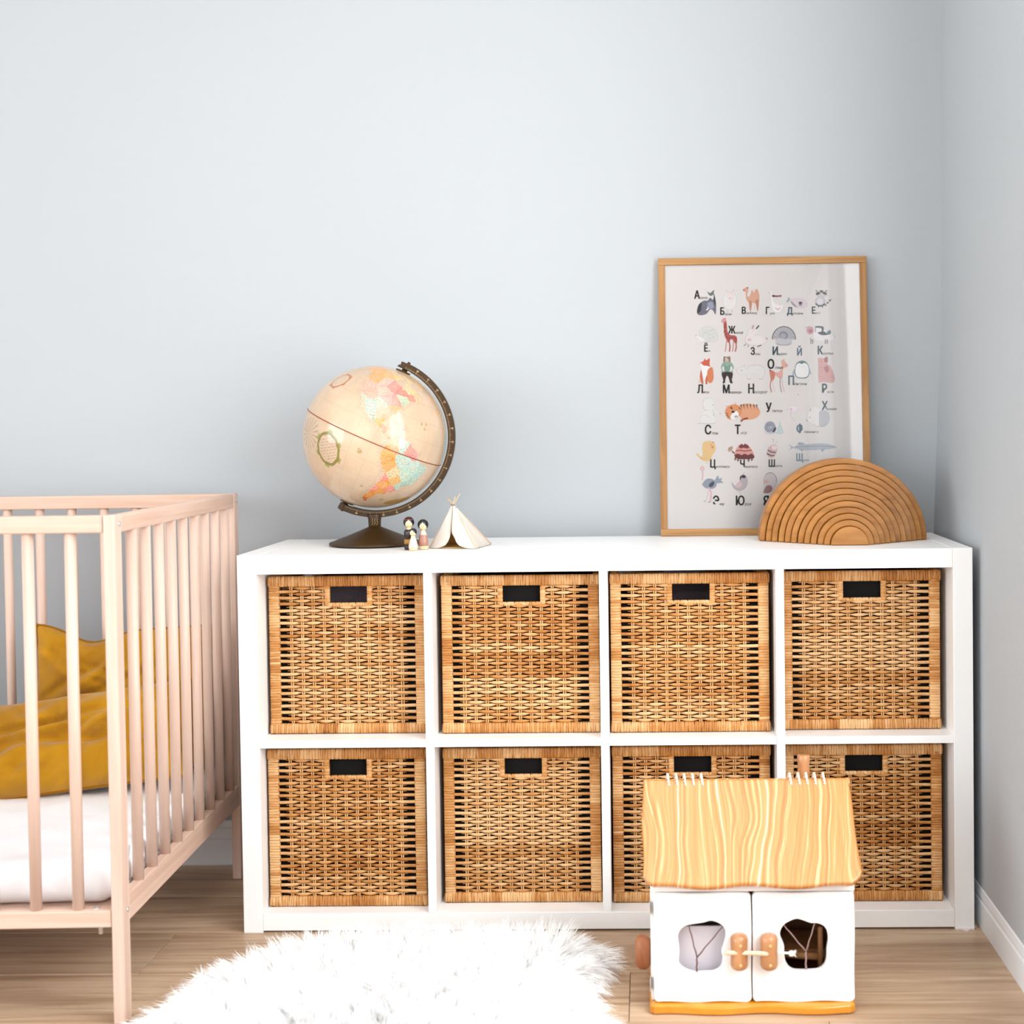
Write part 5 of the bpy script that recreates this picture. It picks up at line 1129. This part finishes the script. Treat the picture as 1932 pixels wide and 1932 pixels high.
# ------------------------------------------------------------------ wooden rainbow
M_rain = wood('honey_wood', 'ab7230', '96601f', (6, 34, 34), 0.42, dark='774510', rand=13, coat=0.15)
rb = thing('wooden_rainbow', 'stacking wooden rainbow of nested honey-coloured arches, standing before the poster', 'toy', (1.2418, 0.14, 0.7652), (0, 0, math.radians(-1.5)))
NR = 12
for k in range(NR):
    f = k / (NR - 1); Ro = 0.1780 + (0.0385 - 0.1780) * f; Ri = Ro - 0.0122
    ya = 0.2080 + (0.0865 - 0.2080) * f - 0.14
    n = 72 if k < 6 else 48
    sq = 0.985
    outer = [(Ro * math.cos(a), Ro * math.sin(a) * sq) for a in np.linspace(0, PI, n)]
    outl = outer if k == NR - 1 else outer + [(Ri * math.cos(a), Ri * math.sin(a) * sq) for a in np.linspace(PI, 0, n)]
    if k == NR - 1: outl = [(Ro, 0)] + outer[1:-1] + [(-Ro, 0)]
    dpt = 0.068
    V, F = outline_solid([outl], dpt, 0.0016, 2)
    V2 = np.stack([V[:, 0], V[:, 2] + dpt / 2, V[:, 1]], 1); V2[:, 2] = np.maximum(V2[:, 2], 0)
    mb = MB(); mb.add(V2, [tuple(q[::-1]) for q in F]); nm = 'arch' if k < NR - 1 else 'core_block'
    me = mb.mesh(nm, M_rain)
    tl = (0.9, -0.7, 0.4, -1.0, 0.6, 0.2, -0.5, 0.8, -0.3, 0.4, 0.1, 0)[k] * 0.0
    obj(nm, me, rb, (0.0003 * math.sin(k * 2.3), ya, 0.0), (0, tl, 0))

# ------------------------------------------------------------------ toy house
M_hw = newmat('white_gloss_paint', (0.88, 0.87, 0.86), 0.28, 0.5)
M_honey = wood('honey_varnish', 'dd9428', 'cf821c', (14, 3, 30), 0.22, coat=0.5, spec=0.5)
M_inner = wood('brown_inner_wood', '946238', '754826', (20, 4, 20), 0.5)
M_knob = wood('knob_wood', 'bd875c', 'a06c42', (40, 40, 8), 0.3, coat=0.3)
M_roof = newmat('grained_roof', lin('f4bf6c'), 0.26, 0.5, coat=0.5, coat_rough=0.12)
def _roof():
    m = M_roof; v = coords(m, (1, 1, 1))
    sp = N(m, 'ShaderNodeSeparateXYZ'); L(m, v, sp.inputs[0])
    nz = noise(m, coords(m, (6, 3.4, 3)), 1.0, 2, 0.4); nz2 = noise(m, coords(m, (110, 2.4, 30)), 1.0, 4, 0.6, 0.2)
    a = N(m, 'ShaderNodeMath', operation='MULTIPLY_ADD'); a.inputs[1].default_value = 0.12; L(m, nz, a.inputs[0]); L(m, sp.outputs[0], a.inputs[2])
    cb = N(m, 'ShaderNodeCombineXYZ'); L(m, a.outputs[0], cb.inputs[0])
    lines = noise(m, cb.outputs[0], 130, 3, 0.65)
    mx = N(m, 'ShaderNodeMath', operation='MULTIPLY_ADD'); mx.inputs[1].default_value = 0.28; L(m, nz2, mx.inputs[0])
    m3 = N(m, 'ShaderNodeMath', operation='MULTIPLY_ADD'); m3.inputs[1].default_value = 1.25; m3.inputs[2].default_value = -0.26; L(m, lines, m3.inputs[0]); L(m, m3.outputs[0], mx.inputs[2])
    r = ramp(m, [(0.28, lin('a8601a')), (0.44, lin('ba7430')), (0.56, lin('c98a4a')), (0.64, lin('e0b684')), (0.76, lin('f2dcc0'))]); L(m, mx.outputs[0], r.inputs[0]); L(m, r.outputs[0], bsdf(m).inputs['Base Color'])
    bump(m, lines, 0.22, 0.0012)
_roof()
HX0, HX1, HY0, HY1 = 0.8216, 1.1746, -0.380, -0.150
hs = thing('toy_house', 'wooden toy house, white with a honey-coloured grained roof and two doors', 'toy house', (0.998, -0.27, 0))
def hp(mb_or_me, name, mat=None, **kw):
    """mesh given in room coordinates, parented to the house"""
    me = mb_or_me if mat is None else mb_or_me.mesh(name, mat)
    o = obj(name, me, hs, **kw); o.location = Vector(o.location) - Vector((0.998, -0.27, 0)); return o
def hbox(name, b, mat, bev=0.0015, **kw):
    o = boxo(name, b, mat, hs, bev, **kw); o.location = Vector(o.location) - Vector((0.998, -0.27, 0)); return o
# base slab with wavy edge
wv = [(0.8205 + 0.351 * t, -0.394 + 0.0035 * math.sin(2 * PI * t * 2.1 + 0.4)) for t in np.linspace(0.02, 0.98, 30)]
outl = [(0.8195, -0.385)] + wv + [(1.1725, -0.386), (1.174, -0.37), (1.173, -0.14), (0.820, -0.14), (0.8190, -0.37)]
V, F = outline_solid([outl], 0.0155, 0.004, 3); mb = MB(); V[:, 2] += 0.0085 + 0.0 * V[:, 0]
V[:, 2] += np.where(V[:, 2] > 0.009, 0.0010 * np.sin((V[:, 0] - 0.82) * 38), 0)
mb.add(V, F, smooth=False); hp(mb, 'base', M_honey, label='honey-varnished base board')
# side walls with gables
ridge = (-0.268, 0.372)
for nm, x0, x1 in (('side_wall', HX0 + 0.0005, HX0 + 0.0125), ('side_wall', HX1 - 0.0125, HX1 - 0.0005)):
    g = [(-0.367, 0.0168), (-0.367, 0.262), (ridge[0], ridge[1] - 0.012), (HY1 - 0.008, 0.262), (HY1 - 0.008, 0.0168)]
    V, F = outline_solid([g], x1 - x0, 0.0012, 1); V2 = np.stack([V[:, 2] + (x0 + x1) / 2, V[:, 0], V[:, 1]], 1); mb = MB(); mb.add(V2, F); hp(mb, nm, M_hw)
hbox('back_wall', (HX0 + 0.0125, HX1 - 0.0125, HY1 - 0.020, HY1 - 0.008, 0.0168, 0.258), M_hw)
hbox('lintel', (HX0 + 0.0005, HX1 - 0.0005, -0.3795, -0.3678, 0.2100, 0.2330), M_hw)
hbox('inner_floor', (HX0 + 0.013, HX1 - 0.013, -0.366, HY1 - 0.021, 0.0168, 0.0235), M_inner)
hbox('inner_ceiling', (HX0 + 0.013, HX1 - 0.013, -0.366, HY1 - 0.021, 0.1660, 0.1720), M_inner)
hbox('inner_back', (0.992, HX1 - 0.013, HY1 - 0.0245, HY1 - 0.0215, 0.0240, 0.1655), M_inner, 0)
hbox('partition', (0.984, 0.990, -0.364, HY1 - 0.022, 0.0240, 0.1655), M_inner)
hbox('inner_screen', (0.836, 0.983, -0.345, -0.340, 0.0240, 0.1375), newmat('pale_lilac_board', lin('dcd4da'), 0.6), 0.0008, label='pale board inside behind the first door')
hbox('hinge', (HX0 - 0.0018, HX0 + 0.0005, -0.379, -0.366, 0.036, 0.058), M_metal, 0.0004); hbox('hinge', (HX0 - 0.0018, HX0 + 0.0005, -0.379, -0.366, 0.168, 0.190), M_metal, 0.0004)
# doors with window cut-outs
def door(x0, x1, hole, name='door'):
    z0, z1 = 0.0172, 0.2078; r = 0.008
    bot = [(x0 + r + (x1 - x0 - 2 * r) * t, z0 + 0.0011 * math.sin(2 * PI * t * 1.6 + 0.6)) for t in np.linspace(0, 1, 22)]
    top = [(x1 - r - (x1 - x0 - 2 * r) * t, z1 + 0.0008 * math.sin(2 * PI * t * 1.3)) for t in np.linspace(0, 1, 16)]
    def cor(cx, cz, a0): return [(cx + r * math.cos(a), cz + r * math.sin(a)) for a in np.linspace(math.radians(a0), math.radians(a0 + 90), 6)][1:-1]
    outl = bot + cor(x1 - r, z0 + r, 270) + [(x1 - 0.0006 * math.sin(7 * q), z0 + r + (z1 - z0 - 2 * r) * q) for q in np.linspace(0, 1, 14)] + cor(x1 - r, z1 - r, 0) + top + cor(x0 + r, z1 - r, 90) + [(x0 + 0.0006 * math.sin(6 * q), z1 - r - (z1 - z0 - 2 * r) * q) for q in np.linspace(0, 1, 14)] + cor(x0 + r, z0 + r, 180)
    V, F = outline_solid([outl, spline(hole, 5)], 0.012, 0.0022, 3)
    V2 = np.stack([V[:, 0], V[:, 2] - 0.374, V[:, 1]], 1); mb = MB(); mb.add(V2, [tuple(q[::-1]) for q in F])
    return hp(mb, name, M_hw)
holeL = [(0.8698, 0.1344), (0.8748, 0.1444), (0.8864, 0.1515), (0.9128, 0.1558), (0.9271, 0.159), (0.9413, 0.154), (0.95, 0.1451), (0.9515, 0.1317), (0.9475, 0.1162), (0.9441, 0.1051), (0.9462, 0.094), (0.9427, 0.0785), (0.9317, 0.0708), (0.9152, 0.0692), (0.8987, 0.0687), (0.8823, 0.0738), (0.8714, 0.0833), (0.8704, 0.0944), (0.8717, 0.1078), (0.8702, 0.1222)]
holeR = [(1.0457, 0.1395), (1.0523, 0.1514), (1.0642, 0.1585), (1.0748, 0.1615), (1.0866, 0.1584), (1.0983, 0.1542), (1.1101, 0.1535), (1.1207, 0.1487), (1.1265, 0.1391), (1.1282, 0.1248), (1.1257, 0.1092), (1.1249, 0.0913), (1.1201, 0.0794), (1.1106, 0.0729), (1.0941, 0.0714), (1.0728, 0.0715), (1.0623, 0.0755), (1.0553, 0.0857), (1.0524, 0.1001), (1.052, 0.1156), (1.0468, 0.1288)]
dL = door(0.8275, 0.9957, holeL); dR = door(0.9979, 1.1735, holeR)
M_twig = wood('twig_bark', '6a4a44', '4c322e', (30, 30, 8), 0.7); M_twig2 = newmat('pale_twig', lin('a08480'), 0.7)
def sub(o_parent, mb, name, mat, **kw):
    o = obj(name, mb.mesh(name, mat), o_parent, **kw); o.location = Vector(o.location) - Vector((0.998, -0.27, 0)) - Vector(o_parent.location); return o
def twig(parent, base, fork, t1, t2, mat):
    mb = MB(); y = -0.3735
    def seg(a, b, r0, r1):
        n = 7; mb.tube([((a[0] + (b[0] - a[0]) * q / (n - 1)) + 0.0006 * math.sin(q * 2.2), y, a[1] + (b[1] - a[1]) * q / (n - 1)) for q in range(n)], np.linspace(r0, r1, n) * (1 + 0.08 * np.sin(np.arange(n) * 2)), 8)
    seg(base, fork, 0.00150, 0.0014); seg(fork, t1, 0.0012, 0.0009); seg(fork, t2, 0.0012, 0.0009)
    sub(parent, mb, 'twig_lattice', mat, label='forked twig across the window opening')
twig(dL, (0.9011, 0.0672), (0.9019, 0.0934), (0.8880, 0.1515), (0.9470, 0.1470), M_twig)
twig(dR, (1.0899, 0.0700), (1.0902, 0.1027), (1.0510, 0.1510), (1.1068, 0.1545), M_twig2)
M_peg = newmat('pale_peg', lin('e6b67c'), 0.35)
def knob(parent, x, zc):
    mb = MB(); h = 0.0305; r = 0.0152
    pr = [(0.0001, -h), (r * 0.55, -h), (r * 0.86, -h * 0.90), (r, -h * 0.72), (r * 0.97, -h * 0.3), (r * 0.93, 0), (r * 0.97, h * 0.35), (r, h * 0.72), (r * 0.86, h * 0.92), (r * 0.55, h), (0.0001, h)]
    mb.lathe(pr, 28, center=(x, -0.3915, zc)); sub(parent, mb, 'door_knob', M_knob)
    for dz in (0.0150, -0.0185):
        mb = MB(); mb.tube([(x + 0.0015, -0.4062, zc + dz), (x + 0.0015, -0.4068, zc + dz), (x + 0.0015, -0.4072, zc + dz)], [0.0026, 0.0026, 0.0018], 10)
        sub(parent, mb, 'peg_end', M_peg, label='pale dowel end in the knob')
knob(dL, 0.9738, 0.1100); knob(dR, 1.0248, 0.1097)
# latch: a dowel through both knobs, then a knotted cotton cord
mb = MB(); mb.tube([(0.9490, -0.4010, 0.1120), (0.9520, -0.4015, 0.1120), (0.9600, -0.4015, 0.1120), (0.999, -0.4010, 0.1110), (1.020, -0.4035, 0.1106), (1.0235, -0.4020, 0.1106)], [0.0024, 0.0042, 0.0040, 0.0038, 0.0040, 0.0030], 12)
hp(mb, 'latch_dowel', newmat('pinkish_dowel', lin('e8c3a4'), 0.5))
mb = MB()
for q in range(2):
    mb.tube([(1.0400 + 0.0210 * t, -0.3990 - 0.003 * t + 0.0010 * math.sin(t * 24 + q * PI), 0.1110 + 0.0008 * math.cos(t * 24 + q * PI)) for t in np.linspace(0, 1, 26)], 0.0014, 7)
mb.lathe([(0.0001, -0.005), (0.0042, -0.0038), (0.0052, 0), (0.0044, 0.0036), (0.0001, 0.005)], 14, center=(1.0625, -0.4020, 0.1105))
for q in range(9):
    a = q * 0.7; mb.tube([(1.064, -0.402, 0.1105), (1.0675, -0.402 + 0.003 * math.cos(a), 0.1105 + 0.004 * math.sin(a)), (1.0700 + 0.001 * math.cos(a * 3), -0.402 + 0.004 * math.cos(a), 0.1105 + 0.0062 * math.sin(a))], 0.00055, 5)
M_cotton = newmat('white_cotton', (0.88, 0.84, 0.82), 0.9)
hp(mb, 'latch_cord', M_cotton, label='white cotton cord with a frayed knot')
# round wooden side knobs
for x, s in ((HX0 - 0.0135, -1), (HX1 + 0.0035, 1)):
    mb = MB(); r, h = 0.0145 if s < 0 else 0.009, 0.029 if s < 0 else 0.020
    mb.lathe([(0.0001, -h), (r * 0.6, -h), (r, -h * 0.75), (r, h * 0.75), (r * 0.6, h), (0.0001, h)], 24, center=(x, -0.262, 0.060 if s < 0 else 0.046)); hp(mb, 'side_knob', wood('reddish_knob' , 'b9764e', '8f5434', (30, 30, 10), 0.4))
# roof slopes
def slope(y_eave, z_eave, name, front):
    y0, z0 = ridge[0], 0.3805; ln_ = math.hypot(y_eave - y0, z_eave - z0)
    xl, xr = 0.8105, 1.1848
    side = []
    n = 26
    left = [(xl + 0.0015 * math.sin(q * 9 + 1) - 0.001 * q, -ln_ * q) for q in np.linspace(0.02, 0.90, n)]
    botm = [(xl + (xr - xl) * q, -ln_ + 0.0030 * math.sin(q * 15.5 + 0.3) + 0.014 * (max(0, 0.06 - q) / 0.06) ** 2 + 0.020 * (max(0, q - 0.93) / 0.07) ** 2) for q in np.linspace(0.012, 0.988, 50)]
    rght = [(xr - 0.0045 + 0.0050 * q + 0.0012 * math.sin(q * 8), -ln_ * q) for q in np.linspace(0.88, 0.02, n)]
    outl = left + botm + rght
    V, F = outline_solid([outl], 0.0140, 0.0040, 3)
    d = np.array([0, (y_eave - y0) / ln_, (z_eave - z0) / ln_]); nrm = np.cross(np.array([1.0, 0, 0]), -d) if front else np.cross(-d, np.array([1.0, 0, 0]))
    if nrm[2] < 0: nrm = -nrm
    # keep the mesh in its own plane so that the grain follows the slope
    mb = MB(); mb.add(V, F if front else F); me = mb.mesh(name, M_roof)
    o = obj(name, me, hs); 
    ydir = -d; M4 = Matrix.Identity(4)
    for i in range(3): M4[i][0] = (1, 0, 0)[i]; M4[i][1] = ydir[i]; M4[i][2] = nrm[i]
    pos = np.array([0, y0, z0]) - nrm * 0.0070 - np.array([0.998, -0.27, 0])
    M4[0][3], M4[1][3], M4[2][3] = pos
    if not front:
        # keep right-handed
        for i in range(3): M4[i][0] = (-1, 0, 0)[i]
        M4[0][3] = pos[0] + 2 * 0.9976
    o.matrix_local = M4; return o
slope(-0.4145, 0.2325, 'roof_slope', True); slope(-0.1215, 0.2325, 'roof_slope', False)
# rope lacing over the ridge
M_rope = newmat('cream_rope', lin('e9dcc4'), 0.9)
for px in (0.8560, 0.8710, 0.8858, 0.9006, 0.9163, 1.0752, 1.0905, 1.1047, 1.1195, 1.1352):
    mb = MB()
    for st in range(2):
        pts = []
        for t in np.linspace(-1, 1, 44):
            yy = ridge[0] + 0.0120 * math.sin(t * PI / 2) * 1.0; zz = 0.3805 - 0.0120 * abs(math.sin(t * PI / 2)) + 0.0055 * math.cos(t * PI / 2) + 0.0006
            tw = 11 * t + st * PI
            pts.append((px + 0.0010 * math.cos(tw) - 0.0022 * t, yy, zz + 0.0010 * math.sin(tw)))
        mb.tube(pts, 0.00135, 6)
    hp(mb, 'rope_lace', M_rope)
mb = MB(); mb.lathe([(0.0001, 0.3300), (0.0120, 0.3300), (0.0115, 0.36), (0.0110, 0.398), (0.0118, 0.4095), (0.0105, 0.4115), (0.0001, 0.4108)], 28, center=(1.1045, -0.236, 0.0)); hp(mb, 'chimney', M_knob)
# log furniture inside
tb = thing('toy_bed', 'brown log toy bed standing inside the toy house behind the outer door', 'toy furniture', (1.085, -0.255, 0.0240))
def tbo(name, mb, mat): 
    o = obj(name, mb.mesh(name, mat), tb); o.location = Vector((-1.085, 0.255, -0.0240)); return o
M_log = wood('log_wood', 'b07a4a', '8e5c34', (20, 20, 10), 0.45)
mb = MB(); mb.box(1.050, 1.132, -0.300, -0.205, 0.062, 0.078); tbo('mattress_board', mb, M_log)
for x, y, z in ((1.0525, -0.300, 0.100), (1.1215, -0.322, 0.128), (1.0525, -0.206, 0.150), (1.1285, -0.206, 0.150)):
    mb = MB(); mb.tube([(x, y, 0.0245), (x, y, z - 0.004), (x, y, z - 0.001), (x, y, z)], [0.0048, 0.0048, 0.0040, 0.002], 12); tbo('bed_post', mb, M_knob if z == 0.128 else M_log)
mb = MB(); mb.tube([(1.050, -0.206, 0.148), (1.090, -0.206, 0.152), (1.131, -0.206, 0.148)], [0.009, 0.0105, 0.009], 14); tbo('headboard_log', mb, M_log)
mb = MB(); mb.tube([(1.053, -0.300, 0.070), (1.122, -0.318, 0.072)], 0.0070, 12); tbo('side_log', mb, M_log)
